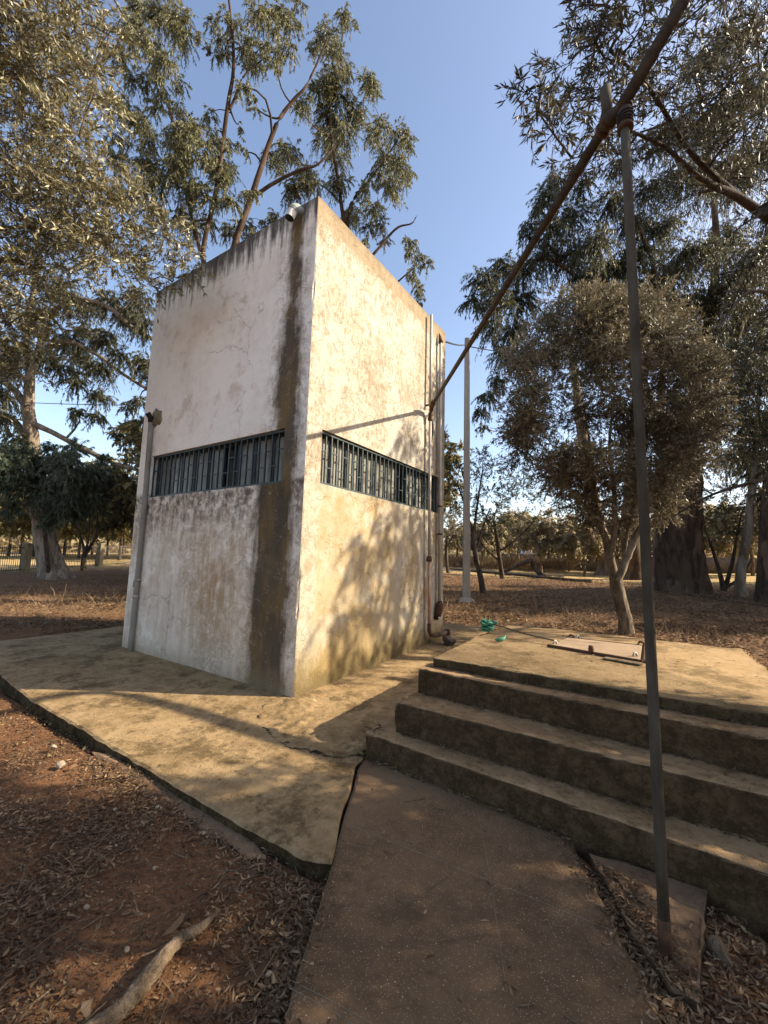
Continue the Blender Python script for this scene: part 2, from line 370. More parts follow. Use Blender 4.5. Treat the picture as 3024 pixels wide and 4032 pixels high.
def pane_mat():
    m = Mat('dusty_glass', .22, .5); n = m.noise(4, 5, .6, (1, 1, .5))
    m.color(m.mix((.13, .125, .10), (.25, .245, .21), n.ss(.35, .65))); return m.m
MAT['pane'] = pane_mat()
MAT['galv'] = mat_simple('galvanised_pipe', (.44, .41, .36), (.31, .28, .24), 9, .6, .25, .2, (1, 1, .4), .25)
MAT['downpipe'] = mat_simple('grey_pvc', (.30, .28, .235), (.20, .18, .145), 6, .8, .15, .2, (1, 1, .3))
MAT['rust'] = mat_simple('rusty_iron', (.11, .055, .03), (.055, .032, .02), 18, .85, .2, .5)
MAT['redpaint'] = mat_simple('red_primer_pipe', (.33, .14, .08), (.40, .30, .22), 9, .7, .25, .3, (1, 1, .5))
MAT['postpaint'] = mat_simple('post_grey_paint', (.10, .085, .062), (.055, .042, .028), 11, .8, .12, .2, (1, 1, .3))
MAT['pipebrown'] = mat_simple('brown_pipe', (.085, .068, .05), (.045, .036, .028), 14, .85, .12, .4, (1, 1, 1))
MAT['black'] = mat_simple('black_rubber_and_dark', (.012, .012, .012), (.02, .02, .018), 10, .6, .3, .1)
MAT['spout_grey'] = mat_simple('fibre_cement', (.30, .33, .31), (.22, .24, .22), 9, .8, .2, .2)
MAT['spout_white'] = mat_simple('white_plastic_pipe', (.62, .60, .57), (.48, .46, .42), 9, .6, .3, .1)
MAT['cpole'] = mat_simple('pole_concrete', (.36, .32, .26), (.27, .23, .18), 5, .9, .15, .3, (1, 1, .3))
MAT['fencepost'] = mat_simple('fence_post_plaster', (.24, .20, .125), (.16, .13, .08), 4, .9, .1, .3)
MAT['fencebar'] = mat_simple('fence_iron', (.05, .045, .035), (.08, .06, .045), 9, .7, .3, .1)
MAT['stonewall'] = mat_simple('far_wall_stone', (.22, .16, .11), (.13, .10, .075), 3, .95, .1, .5)
MAT['rope'] = mat_simple('green_nylon', (.03, .16, .095), (.08, .26, .17), 40, .6, .3, .4)
MAT['rope_dark'] = mat_simple('dark_cord', (.05, .055, .04), (.09, .08, .05), 40, .8, .2, .4)
MAT['stone'] = mat_simple('pale_stone', (.36, .29, .21), (.23, .18, .13), 7, .9, .15, .5)
MAT['wood'] = mat_simple('dead_wood', (.24, .175, .115), (.11, .077, .048), 16, .9, .1, .9, (1, 1, 1), 0, .03)
MAT['wire'] = mat_simple('nylon_line', (.20, .20, .15), (.14, .14, .10), 30, .4, .5, 0)
def bark(name, a, b, c3, s=5):
    m = Mat(name, .92, .12); n = m.noise(s, 7, .7, (1, 1, .22)); n2 = m.noise(s*.45, 5, .65, (1, 1, .4), off=(4, 1, 2))
    c = m.mix(a, b, n.ss(.40, .60)); c = m.mix(c, c3, n2.ss(.50, .62)*.85); m.color(c); m.bump(n+m.noise(s*6, 4, .7, (1, 1, .3))*.5, .9, .04); return m.m
MAT['bark_euc'] = bark('eucalyptus_bark', (.30, .25, .19), (.17, .13, .095), (.11, .08, .055))
MAT['bark_eucdark'] = bark('fibrous_dark_bark', (.10, .068, .045), (.045, .032, .024), (.17, .12, .085), 4)
MAT['bark_limb'] = bark('reddish_limb_bark', (.075, .045, .03), (.04, .028, .02), (.12, .085, .06), 4)
MAT['bark_olive'] = bark('olive_bark', (.19, .145, .095), (.09, .066, .043), (.24, .20, .145), 9)
MAT['bark_dark'] = bark('dark_bark', (.085, .065, .05), (.05, .038, .03), (.13, .10, .08), 7)
MAT['leaf_olive_sun'] = mat_leaf('olive_leaf_sunny', [(.07, .06, .022), (.20, .17, .07), (.44, .40, .24), (.12, .10, .04)], .25, rough=.38, spec=.5)  # sunlit copy of the olive leaf, its brightness put into the colour
MAT['leaf_olive_shade'] = mat_leaf('olive_leaf_shaded', [(.042, .037, .02), (.062, .055, .03), (.10, .09, .055)], .2)  # shaded copy for backlit branches, the darkness is in the colour
MAT['leaf_olive_dry'] = mat_leaf('olive_leaf_dusty', [(.10, .084, .046), (.165, .138, .078), (.31, .26, .17), (.115, .095, .052)], .25)
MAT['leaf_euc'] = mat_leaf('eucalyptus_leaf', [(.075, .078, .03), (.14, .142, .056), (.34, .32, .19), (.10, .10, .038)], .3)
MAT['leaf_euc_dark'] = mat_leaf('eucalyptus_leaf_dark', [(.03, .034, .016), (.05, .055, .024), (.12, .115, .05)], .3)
MAT['leaf_teal'] = mat_leaf('bluish_sucker_leaf', [(.032, .048, .028), (.06, .08, .045), (.13, .155, .095)], .2)
MAT['leaf_far'] = mat_leaf('hazy_grove_leaf', [(.22, .185, .10), (.32, .265, .15), (.42, .35, .22)], .5)  # haze and a lift for backlit crowns painted into the colour
MAT['leaf_gold'] = mat_leaf('sunlit_far_leaf', [(.11, .10, .04), (.17, .15, .06), (.22, .18, .085)], .35)  # sunlit yellow carried by the leaf colour itself
MAT['litter'] = mat_leaf('dry_leaf', [(.06, .031, .015), (.105, .058, .03), (.18, .11, .058), (.08, .042, .02), (.34, .23, .13), (.12, .065, .032)], .1, rough=.7, spec=.2)
MAT['straw'] = mat_leaf('dry_grass', [(.14, .09, .05), (.30, .21, .12), (.20, .13, .07)], .2, rough=.8, spec=.1)

# ------------------------------------------------------------------ ground, apron, path
def build_ground():
    N = 330; s = np.linspace(-1, 1, N); c = np.sinh(s*6.0)/np.sinh(6.0)*420
    X, Y = np.meshgrid(c+1.5, c-.8, indexing='ij')
    Z = ground_z(X, Y); V = np.stack([X, Y, Z], -1).reshape(-1, 3)
    i = np.arange(N-1)[:, None]*N+np.arange(N-1)[None]; i = i.ravel()
    F = np.stack([i, i+N, i+N+1, i+1], 1)
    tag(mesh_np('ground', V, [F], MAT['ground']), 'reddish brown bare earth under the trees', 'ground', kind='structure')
build_ground()
def slab(name, poly, zfun, thick, mat, step=.09, jag=.012, seed=1):
    """flat slab with a gently uneven top, a crumbling rim and vertical sides"""
    rg = np.random.default_rng(seed); P = []
    n = len(poly)
    for i in range(n):
        a, b = np.array(poly[i]), np.array(poly[(i+1) % n]); L = np.linalg.norm(b-a); k = max(1, int(L/step))
        d = (b-a)/L; nn = np.array([d[1], -d[0]])
        for j in range(k): q_ = a+(b-a)*j/k; P.append(q_+nn*jag*2.6*float(fbm(q_[0]*2.1, q_[1]*2.1, seed, 5)))
    P = np.array(P); bm = bmesh.new()
    cen = P.mean(0); rim = [bm.verts.new((p[0], p[1], float(zfun(p[0], p[1]))-.008-abs(rg.normal(0, .006)))) for p in P]
    inn = []
    for k, p in enumerate(P):
        a, b = P[k-1], P[(k+1) % len(P)]; t = (b-a)/np.linalg.norm(b-a); nn = np.array([-t[1], t[0]])
        q = p+nn*.022; inn.append(bm.verts.new((q[0], q[1], float(zfun(q[0], q[1])))))
    low = [bm.verts.new((p[0]+rg.normal(0, .006), p[1]+rg.normal(0, .006), float(zfun(p[0], p[1]))-thick)) for p in P]
    m = len(P)
    for k in range(m):
        j = (k+1) % m
        bm.faces.new((rim[k], rim[j], inn[j], inn[k])); bm.faces.new((low[k], low[j], rim[j], rim[k]))
    f = bm.faces.new(inn); bmesh.ops.triangulate(bm, faces=[f])
    for _ in range(3):
        es = [e for e in bm.edges if e.calc_length() > .45]
        if es: bmesh.ops.subdivide_edges(bm, edges=es, cuts=1); bmesh.ops.triangulate(bm, faces=[f for f in bm.faces if len(f.verts) > 4])
    for v in bm.verts:
        if v.co.z > float(zfun(v.co.x, v.co.y))-.03:
            v.co.z += float(.016*fbm(v.co.x*1.3, v.co.y*1.3, seed, 3))
    bmesh.ops.recalc_face_normals(bm, faces=bm.faces[:])
    return obj_bm(name, bm, mat)
def ccw(p):
    a = sum(p[i][0]*p[(i+1) % len(p)][1]-p[(i+1) % len(p)][0]*p[i][1] for i in range(len(p)))
    return p if a > 0 else p[::-1]
tag(slab('concrete_apron', ccw(APRON), apron_z, .20, MAT['apron'], .07, .012, 4), 'stained concrete apron round the foot of the tower', 'pavement', kind='structure')
tag(slab('footpath', ccw(PATH), lambda x, y: PATH_Z, .12, MAT['path'], .08, .006, 7), 'grey brown chip paved footpath leading to the steps', 'path', kind='structure')
# low footing strip along the broken apron edge
tag(slab('apron_footing', ccw([(-.6, -1.86), (.4, -1.93), (1.2, -1.96), (1.62, -1.98), (1.72, -1.88), (1.5, -1.78), (-.4, -1.77)]), lambda x, y: -.112, .15, MAT['plinth'], .08, .02, 9), 'low broken concrete footing strip along the apron edge', 'footing', kind='structure')
# rubble patch at the foot of the tower corner
def rubble():
    rg = np.random.default_rng(5)
    poly = [(-.03, -.06), (-.12, -.32), (.02, -.55), (.45, -.78), (.85, -.90), (1.30, -.80), (1.50, -.62), (1.42, -.38), (1.15, -.10), (.55, .02), (.22, .12), (.03, .10)]
    n = 80; xs = np.linspace(-.2, 1.6, n); ys = np.linspace(-1.0, .2, 56); X, Y = np.meshgrid(xs, ys, indexing='ij')
    ins = in_poly(X+.06*fbm(X*7, Y*7, 2), Y+.06*fbm(X*7, Y*7, 8), poly)
    h = apron_z(X, Y)+.012+.05*np.exp(-((X-.15)**2+(Y+.05)**2)/.12)+.035*fbm(X*9, Y*9, 31, 3)+.025*np.abs(fbm(X*22, Y*22, 12, 2))
    Z = np.where(ins, h, apron_z(X, Y)-.03)
    V = np.stack([X, Y, Z], -1).reshape(-1, 3); i = (np.arange(n-1)[:, None]*56+np.arange(55)[None]).ravel()
    F = np.stack([i, i+56, i+57, i+1], 1)
    keep = ins.ravel()[F].any(1)
    return tag(mesh_np('rubble_patch', V, [F[keep]], MAT['apron']), 'rough crumbled mortar patch at the foot of the tower corner', 'mortar', kind='structure')
rubble()

# ------------------------------------------------------------------ the tower
TW, TD, TH = 4.054, 4.044, 6.56
LW = (-3.655, -.394, 2.617, 3.345); RW = (.292, 3.785, 2.62, 3.35)
tower = empty('water_tower_building', (-TW/2, TD/2, 0), 'tall square tower of stained white plaster with barred window strips', 'tower')
def wall_with_hole(name, mat, hole, L, T, axis):
    """outer face in plane 0, thickness T inward, mitred ends; axis 'x' runs -L..0 facing -Y; axis 'y' runs 0..L facing +X"""
    a0, a1, z0, z1 = hole; lo, hi = (-L, 0) if axis == 'x' else (0, L)
    zb = -.3; bm = bmesh.new(); cor = 0.0
    As = sorted(set([round(float(q), 4) for q in np.linspace(lo, hi, 34) if min(abs(q-a0), abs(q-a1)) > .05]+[a0, a1, lo+.025, hi-.025]))
    Zs = sorted(set([round(float(q), 4) for q in np.linspace(zb, TH, 80) if min(abs(q-z0), abs(q-z1)) > .04]+[z0, z1]))
    chip = lambda z: .003+.016*max(0., float(fbm(z*3.1, 2.0, 70, 4)))+.012*max(0., float(fbm(z*13., 7.0, 71, 2)))
    def P(a, z, d):
        zz = z
        if z == Zs[-1]: zz = z+.010*float(fbm(a*2.3, 1.0, 72, 4))-(.01 if d == 0 else 0)
        aa = a+(d if a == As[0] else -d if a == As[-1] else 0); dd = d
        if a == cor and d == 0:
            c_ = chip(z); dd = c_; aa = -c_ if axis == 'x' else c_
        elif d == 0: dd = .0025*float(fbm(a*1.7, z*1.7, 73, 3))
        return (aa, dd, zz) if axis == 'x' else (-dd, aa, zz)
    na, nz = len(As), len(Zs)
    vo = {(i, j, k): bm.verts.new(P(As[i], Zs[j], d)) for i in range(na) for j in range(nz) for k, d in ((0, 0.), (1, T))}
    solid = lambda i, j: 0 <= i < na-1 and 0 <= j < nz-1 and not (a0-1e-6 <= As[i] and As[i+1] <= a1+1e-6 and z0-1e-6 <= Zs[j] and Zs[j+1] <= z1+1e-6)
    for i in range(na-1):
        for j in range(nz-1):
            if not solid(i, j): continue
            for k in (0, 1): bm.faces.new([vo[q] for q in ((i, j, k), (i+1, j, k), (i+1, j+1, k), (i, j+1, k))])
            for (di, dj, p, q) in ((1, 0, (i+1, j), (i+1, j+1)), (-1, 0, (i, j), (i, j+1)), (0, 1, (i, j+1), (i+1, j+1)), (0, -1, (i, j), (i+1, j))):
                if not solid(i+di, j+dj) and (0 <= i+di < na-1): bm.faces.new([vo[(*p, 0)], vo[(*q, 0)], vo[(*q, 1)], vo[(*p, 1)]])
    bmesh.ops.recalc_face_normals(bm, faces=bm.faces[:])
    return obj_bm(name, bm, mat, tower)
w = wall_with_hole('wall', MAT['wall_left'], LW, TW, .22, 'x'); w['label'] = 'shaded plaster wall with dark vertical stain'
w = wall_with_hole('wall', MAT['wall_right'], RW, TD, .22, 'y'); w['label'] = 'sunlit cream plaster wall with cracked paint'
box('wall', (-TW, TD-.22, -.3), (-.004, TD, TH-.002), MAT['wall_back'], tower)
box('wall', (-TW, .226, -.3), (-TW+.22, TD-.226, TH-.002), MAT['wall_back'], tower)
box('roof', (-TW+.222, .222, TH-.35), (-.222, TD-.222, TH-.16), MAT['roof'], tower)
def window(axis, hole, nb, panes, openp, seed):
    a0, a1, z0, z1 = hole; rg = random.Random(seed)
    def B(name, lo, hi, d0, d1, mat, par):      # lo/hi = (along, z)
        if axis == 'x': return box(name, (lo[0], d0, lo[1]), (hi[0], d1, hi[1]), mat, par)
        return box(name, (-d1, lo[0], lo[1]), (-d0, hi[0], hi[1]), mat, par)
    f = B('grille', (a0+.003, z0+.002), (a1-.003, z0+.032), .03, .065, MAT['grille'], tower); f['label'] = 'dark painted iron window grille'
    f2 = B('grille_rail', (a0+.003, z1-.035), (a1-.003, z1-.004), .03, .065, MAT['grille'], f)
    stp = (a1-a0-.03)/nb; b0 = None
    for i in range(nb+1):
        a = a0+.015+i*stp; w_ = .009
        if b0 is None: b0 = B('bar', (a-w_, z0+.032), (a+w_, z1-.035), .036, .058, MAT['grille'], f)
        else:
            o = b0.copy(); COL.objects.link(o); o.location = (i*stp, 0, 0) if axis == 'x' else (0, i*stp, 0)
    for k in range(2):
        r0 = None
        for i in range(k, nb, 2):
            a = a0+.015+i*stp; zz = z0+(.64 if k == 0 else .34)*(z1-z0)+.0
            if r0 is None: r0 = B('rung', (a+.009, zz-.008), (a+stp-.009, zz+.008), .038, .056, MAT['grille'], f); base = i
            else:
                o = r0.copy(); COL.objects.link(o); d = (i-base)*stp
                o.location = (d, 0, 0) if axis == 'x' else (0, d, 0)
    s = B('sash', (a0+.002, z0+.001), (a1-.002, z0+.05), .135, .175, MAT['sash'], tower); s['label'] = 'dark window sash behind the grille'
    B('sash_rail', (a0+.002, z1-.055), (a1-.002, z1-.001), .135, .175, MAT['sash'], s)
    ps = (a1-a0)/panes
    for i in range(panes+1):
        a = min(max(a0+i*ps, a0+.024), a1-.024); ww = .022 if i % 2 else .034
        B('mullion', (a-ww, z0+.05), (a+ww, z1-.055), .137, .173, MAT['sash'], s)
        if i < panes and i not in openp:
            B('pane', (a0+i*ps+.02, z0+.05), (a0+(i+1)*ps-.02, z1-.055), .152, .158, MAT['pane'], s)
    for i in openp:   # a casement swung into the room
        a = a0+(i+.1)*ps
        B('pane', (a, z0+.06), (a+.03, z1-.06), .19, .19+ps*.9, MAT['pane'], s)
window('x', LW, 25, 9, (5,), 2)
window('y', RW, 29, 10, (6,), 3)
# sloping mortar sill under the openings
for nm, lo, hi in (('sill', (LW[0]+.004, .003, LW[2]-.012), (LW[1]-.004, .21, LW[2]+.0015)),):
    pass
# spout near the roof corner
S0 = np.array([-.325, 0, 6.40])
sp = tube_obj('spout_elbow', [S0+(.0, .03, .05), S0+(-.003, -.05, .05), S0+(-.01, -.105, .025), S0+(-.02, -.135, -.035)], .068, MAT['spout_grey'], tower, 20, 14)
sp2 = tube_obj('spout_mouth', [S0+(-.019, -.133, -.028), S0+(-.035, -.165, -.15)], .062, MAT['spout_white'], sp, 20, caps=False)
tube_obj('spout_dark_disc', [S0+(-.0335, -.162, -.138), S0+(-.034, -.163, -.144)], .061, MAT['black'], sp, 20)  # black disc paints the dark inside of the spout
# downpipe on the shaded wall
dp = tube_obj('downpipe', [(-3.66, -.055, .02), (-3.655, -.05, 1.2), (-3.66, -.05, 2.6), (-3.70, -.05, 3.95)], .042, MAT['downpipe'], tower, 14, 12)
tube_obj('downpipe_mouth', [(-3.70, -.05, 3.95), (-3.70, -.06, 4.02), (-3.71, -.12, 4.10)], .05, MAT['black'], dp, 12)
for z in (.95, 1.22): 
    o = tube_obj('clamp', [(-3.657, -.05, z-.018), (-3.657, -.05, z+.018)], .054, MAT['galv'], dp, 12)
box('clamp_block', (-3.74, -.075, 1.10), (-3.64, -.002, 1.19), MAT['fencepost'], dp, .01)
# broken mortar round the pipe mouth
bm = bmesh.new(); bmesh.ops.create_icosphere(bm, subdivisions=3, radius=1)
for v in bm.verts:
    n = float(fbm(v.co.x*2.5+v.co.y, v.co.z*2.5, 4)); v.co = Vector((-3.60+v.co.x*.13*(1+n), .01+v.co.y*.06*(1+n), 4.03+v.co.z*.17*(1+n)))
obj_bm('mortar_lump', bm, MAT['fencepost'], tower, True)
# pipes on the sunny wall
rp = tube_obj('riser_pipe', [(.085, 3.215, 6.50), (.085, 3.215, 4.62)], .028, MAT['galv'], tower, 14)
tube_obj('riser_pipe_lower', [(.085, 3.225, 4.40), (.085, 3.26, 1.72)], .028, MAT['galv'], tower, 14)
rd = tube_obj('riser_pipe_foot', [(.085, 3.26, 1.70), (.085, 3.30, .52)], .029, MAT['redpaint'], tower, 14); rd['label'] = 'red primed lower length of the riser pipe'
tube_obj('coupling', [(.085, 3.26, 1.66), (.085, 3.26, 1.70), (.085, 3.26, 1.76)], (.055, .055, .04), MAT['rust'], rd, 14)
tube_obj('elbow', [(.085, 3.30, .54), (.085, 3.30, .42), (.11, 3.33, .34), (.16, 3.42, .32), (.19, 3.50, .33)], .035, MAT['rust'], rd, 12, 12)
tube_obj('stub', [(.18, 3.47, .33), (.27, 3.66, .36)], .040, MAT['wood'], rd, 14)
tube_obj('flange', [(.265, 3.655, .36), (.285, 3.70, .365)], .062, MAT['rust'], rd, 12)
tube_obj('bracket', [(.0, 3.215, 4.66), (.10, 3.215, 4.66), (.14, 3.19, 4.66)], .02, MAT['rust'], rp, 8)
vp = tube_obj('vent_pipe', [(.07, 3.675, 6.15), (.07, 3.74, .86)], .031, MAT['galv'], tower, 14)
tube_obj('cap', [(.03, 3.672, 6.36), (.055, 3.672, 6.26), (.07, 3.674, 6.14)], (.008, .03, .052), MAT['rust'], vp, 12)
for z in (2.75, 2.2): tube_obj('clamp', [(.07, 3.675+(6.15-z)*.0123, z-.015), (.07, 3.675+(6.15-z)*.0123, z+.015)], .05, MAT['rust'], vp, 10)
tube_obj('valve', [(.075, 3.745, .92), (.08, 3.745, .84), (.07, 3.72, .72), (.04, 3.70, .62), (0, 3.69, .58)], (.04, .07, .075, .055, .03), MAT['rust'], vp, 12, 10, bump=.12)
# stone holding the pipe foot
def rock(name, c, s, seed, mat, parent=None, sub=3, ang=.0):
    bm = bmesh.new(); bmesh.ops.create_icosphere(bm, subdivisions=sub, radius=1); rg = np.random.default_rng(seed)
    pl = rg.normal(size=(9, 3)); pl /= np.linalg.norm(pl, axis=1)[:, None]; pd = rg.uniform(.55, .85, 9)
    for v in bm.verts:
        p = np.array(v.co)
        for n_, d_ in zip(pl, pd):
            e = p@n_-d_
            if e > 0: p = p-n_*e
        p = p*(1+.12*float(fbm(p[0]*3+seed, p[1]*3+p[2], seed, 3)))
        x, y = p[0]*s[0], p[1]*s[1]; ca, sa = math.cos(ang), math.sin(ang)
        v.co = Vector((c[0]+x*ca-y*sa, c[1]+x*sa+y*ca, c[2]+p[2]*s[2]))
    return obj_bm(name, bm, mat, parent)
tag(rock('pipe_rest_stone', (.33, 3.62, .215), (.17, .15, .11), 11, MAT['bark_dark']), 'dark stone propping the rusty pipe elbow at the tower foot', 'stone')

# ------------------------------------------------------------------ stepped platform with hatch
plat = empty('stepped_platform', (3.1, 1.2, -.1), 'mossy concrete platform with three steps beside the tower', 'platform')
def rough_prism(name, poly, z0, z1, mat, seed, amp=.010, parent=plat, res=.05):
    """concrete block: plan polygon extruded, rounded worn arrises, uneven faces"""
    poly = ccw(poly); bm = bmesh.new()
    vs = [bm.verts.new((x, y, z0)) for x, y in poly]; f = bm.faces.new(vs)
    ext = bmesh.ops.extrude_face_region(bm, geom=[f]); top = [v for v in ext['geom'] if isinstance(v, bmesh.types.BMVert)]
    for v in top: v.co.z = z1
    bmesh.ops.recalc_face_normals(bm, faces=bm.faces[:])
    for _ in range(7):
        es = [e for e in bm.edges if e.calc_length() > res*1.6]
        if not es: break
        bmesh.ops.subdivide_edges(bm, edges=es, cuts=1, use_grid_fill=True)
    es = [e for e in bm.edges if len(e.link_faces) == 2 and e.calc_face_angle(0) > .6]
    bmesh.ops.bevel(bm, geom=es, offset=.014, segments=2, affect='EDGES', profile=.5)
    bm.normal_update()
    for v in bm.verts:
        n = float(fbm(v.co.x*4+v.co.z*3, v.co.y*4-v.co.z*2, seed, 3)); m2 = float(fbm(v.co.x*17+v.co.z*9, v.co.y*17+v.co.z*5, seed+3, 2))
        sharp = 3.2 if len([1 for e in v.link_edges if e.calc_face_angle(0) > .25]) else 1
        v.co += v.normal*(n*amp+m2*amp*.7*sharp)
    return obj_bm(name, bm, mat, parent, True)
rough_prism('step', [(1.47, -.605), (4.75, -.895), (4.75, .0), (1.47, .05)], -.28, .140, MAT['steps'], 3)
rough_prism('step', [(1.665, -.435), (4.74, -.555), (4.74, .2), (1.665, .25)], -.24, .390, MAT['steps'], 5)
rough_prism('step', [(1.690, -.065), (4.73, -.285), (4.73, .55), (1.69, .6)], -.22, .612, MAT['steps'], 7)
rough_prism('top_slab', [(1.765, .085), (4.72, -.015), (4.50, 1.85), (4.46, 2.98), (1.62, 3.19), (1.64, 1.5)], -.2, .698, MAT['platform'], 9, .008)
# hatch
PZ = .705
hatch = empty('hatch_cover', (3.03, 1.8, PZ), 'square concrete hatch lid with iron frame and lifting lugs', 'hatch')
def quad_prism(name, pts, z0, z1, mat, parent, bev=.004):
    bm = bmesh.new(); vs = [bm.verts.new((x, y, z0)) for x, y in ccw(pts)]; f = bm.faces.new(vs)
    e = bmesh.ops.extrude_face_region(bm, geom=[f])
    for v in e['geom']:
        if isinstance(v, bmesh.types.BMVert): v.co.z = z1
    bmesh.ops.recalc_face_normals(bm, faces=bm.faces[:]); bmesh.ops.bevel(bm, geom=bm.edges[:], offset=bev, segments=1, affect='EDGES')
    return obj_bm(name, bm, mat, parent)
HA, HB, HC, HD = np.array((2.545, 1.50)), np.array((3.50, 1.235)), np.array((3.47, 2.28)), np.array((2.60, 2.27))
quad_prism('lid', [HA+(.03, .03), HB+(-.03, .03), HC+(-.02, -.02), HD+(.02, -.02)], PZ-.03, PZ+.010, MAT['lid'], hatch)
def strip(a, b, w, z0, z1, nm):
    d = (b-a)/np.linalg.norm(b-a); n = np.array((-d[1], d[0]))*w
    return quad_prism(nm, [a, b, b+n, a+n], z0, z1, MAT['rust'], hatch, .002)
strip(HA, HB, -.022, PZ-.02, PZ+.022, 'frame_bar'); strip(HD, HC, .02, PZ-.02, PZ+.012, 'frame_bar'); strip(HB, HC, -.02, PZ-.02, PZ+.02, 'frame_bar')
def ring(name, c, r, t, mat, parent, ang=0):
    a = np.linspace(0, np.pi, 9); pts = [(c[0]+r*math.cos(x)*math.cos(ang), c[1]+r*math.cos(x)*math.sin(ang), c[2]+r*.95*math.sin(x)*1.4) for x in a]
    return tube_obj(name, pts, t, mat, parent, 8)
ring('lug', (2.60, 1.62, PZ+.012), .026, .011, MAT['galv'], hatch, .9); ring('lug', (3.42, 1.45, PZ+.012), .026, .011, MAT['galv'], hatch, .9)
ring('hinge', (2.66, 2.30, PZ+.0), .03, .011, MAT['rust'], hatch, .0); ring('hinge', (2.74, 2.30, PZ+.0), .03, .013, MAT['galv'], hatch, 1.2); ring('hinge', (3.44, 2.30, PZ+.0), .035, .014, MAT['rust'], hatch, .3)
tube_obj('knob', [(3.02, 1.345, PZ), (3.02, 1.345, PZ+.05), (3.02, 1.345, PZ+.085)], (.022, .03, .022), MAT['rust'], hatch, 10)
bm = bmesh.new(); box_bm(bm, (3.16, 1.10, PZ-.002), (3.50, 1.20, PZ+.010)); bmesh.ops.rotate(bm, verts=bm.verts[:], cent=(3.3, 1.15, PZ), matrix=Matrix.Rotation(-.27, 3, 'Z'))
tag(obj_bm('board_strip', bm, MAT['wood']), 'thin pale strip lying in front of the hatch frame', 'strip')
# green rope bundle, cord to the lug, scrap
rg = np.random.default_rng(8); rope = empty('green_rope_bundle', (1.66, 1.99, PZ), 'tangled green nylon rope bundle on the platform edge', 'rope')
for k in range(11):
    a = np.linspace(0, 2*np.pi*1.1, 14); rr = rg.uniform(.035, .075)
    pts = np.stack([1.66+rg.normal(0, .03)+rr*1.15*np.cos(a+k)+rg.normal(0, .008, 14), 1.99+rg.normal(0, .02)+rr*.8*np.sin(a+k)+rg.normal(0, .008, 14), PZ+.02+.010*k+.030*np.abs(np.sin(a*1.5+k))*(k*.15)], 1)
    pts[:, 2] = np.minimum(pts[:, 2], PZ+.17)
    tube_obj('strand', pts, .012, MAT['rope'], rope, 7, 36)
tube_obj('cord', [(1.72, 1.98, PZ+.12), (1.95, 1.92, PZ+.09), (2.25, 1.78, PZ+.06), (2.59, 1.63, PZ+.05)], .009, MAT['rope_dark'], rope, 6, 12)
tag(tube_obj('rope_scrap', [(1.95, 1.42, PZ+.012), (2.0, 1.42, PZ+.015), (2.04, 1.45, PZ+.03), (2.05, 1.50, PZ+.06)], (.012, .024, .02, .006), MAT['rope'], None, 8, 10), 'small green rope scrap lying on the platform', 'rope')

# ------------------------------------------------------------------ steel post, plinth and overhead pipe
tag(rough_prism('concrete_plinth', [(3.26, -.84), (3.66, -.80), (3.835, -.80), (3.80, -1.10), (3.755, -1.56), (3.66, -1.55), (3.52, -1.33), (3.42, -1.12)], -.25, -.05, MAT['plinth'], 15, .012, None), 'low rough concrete footing block under the steel post', 'plinth')
post = empty('steel_post', (3.645, -1.396, 0), 'slender dark grey steel pole standing beside the steps', 'pole')
PB = np.array((3.646, -1.396, -.05)); PT = np.array((3.64, -1.396, 4.14))
tube_obj('shaft', [PB, PB*.67+PT*.33, PB*.33+PT*.67, PT], .0235, MAT['postpaint'], post, 18, 8)
tube_obj('socket', [(3.6455, -1.396, -.03), (3.6455, -1.396, .10)], .0262, MAT['rust'], post, 18, bump=.04)
tube_obj('tee', [(3.642, -1.396, 4.00), (3.642, -1.396, 4.13)], .034, MAT['pipebrown'], post, 16)
for z_ in (4.0, 4.13): tube_obj('collar', [(3.642, -1.396, z_-.012), (3.642, -1.396, z_+.012)], .040, MAT['rust'], post, 16)
for k_ in range(4): tube_obj('wire', [(3.642+.039*math.cos(a_), -1.396+.039*math.sin(a_), 4.03+.017*k_+.004*math.sin(a_*2+k_)) for a_ in np.linspace(0, 6.28, 13)], .003, MAT['black'], post, 5)
A_ = np.array((.27, 2.98, 4.575)); B_ = at(2398, 475, np.dot(np.array((3.56, -1.30, 4.1))-CAM, CF)); 
over = empty('overhead_pipe', (1.9, .8, 4.3), 'long brown iron pipe running overhead from tower to post', 'pipe')
tube_obj('pipe', [A_, B_], .031, MAT['pipebrown'], over, 16)
dAB = (B_-A_)/np.linalg.norm(B_-A_)
tube_obj('elbow_fitting', [B_-dAB*.05, B_+dAB*.01, B_+dAB*.03+(.05, .02, .01), np.array((3.642, -1.396, 4.06))], (.036, .043, .038, .033), MAT['pipebrown'], over, 14, 10, bump=.03)
for q_ in (-.055, .0): tube_obj('collar', [B_+dAB*(q_-.012), B_+dAB*(q_+.012)], .046, MAT['rust'], over, 14)
tube_obj('stub', [B_+(-.005, 0, .0), B_+(-.012, .0, .22)], .030, MAT['postpaint'], over, 14)
C_ = at(2452, 415, np.dot(np.array((3.60, -1.45, 4.2))-CAM, CF)); D_ = C_+(np.array(at(2720, -45, 2.30))-C_)
D2 = C_+(D_-C_)*2.2
tube_obj('pipe', [C_, D2], .033, MAT['pipebrown'], over, 16)
tube_obj('elbow', [A_+dAB*.02, A_-dAB*.07, A_-dAB*.13+(0, 0, -.02), (.12, 3.19, 4.52), (.09, 3.215, 4.42), (.085, 3.222, 4.34)], .044, MAT['rust'], over, 14, 16, bump=.05)
tube_obj('collar', [A_-dAB*.03, A_+dAB*.05], .052, MAT['rust'], over, 14)
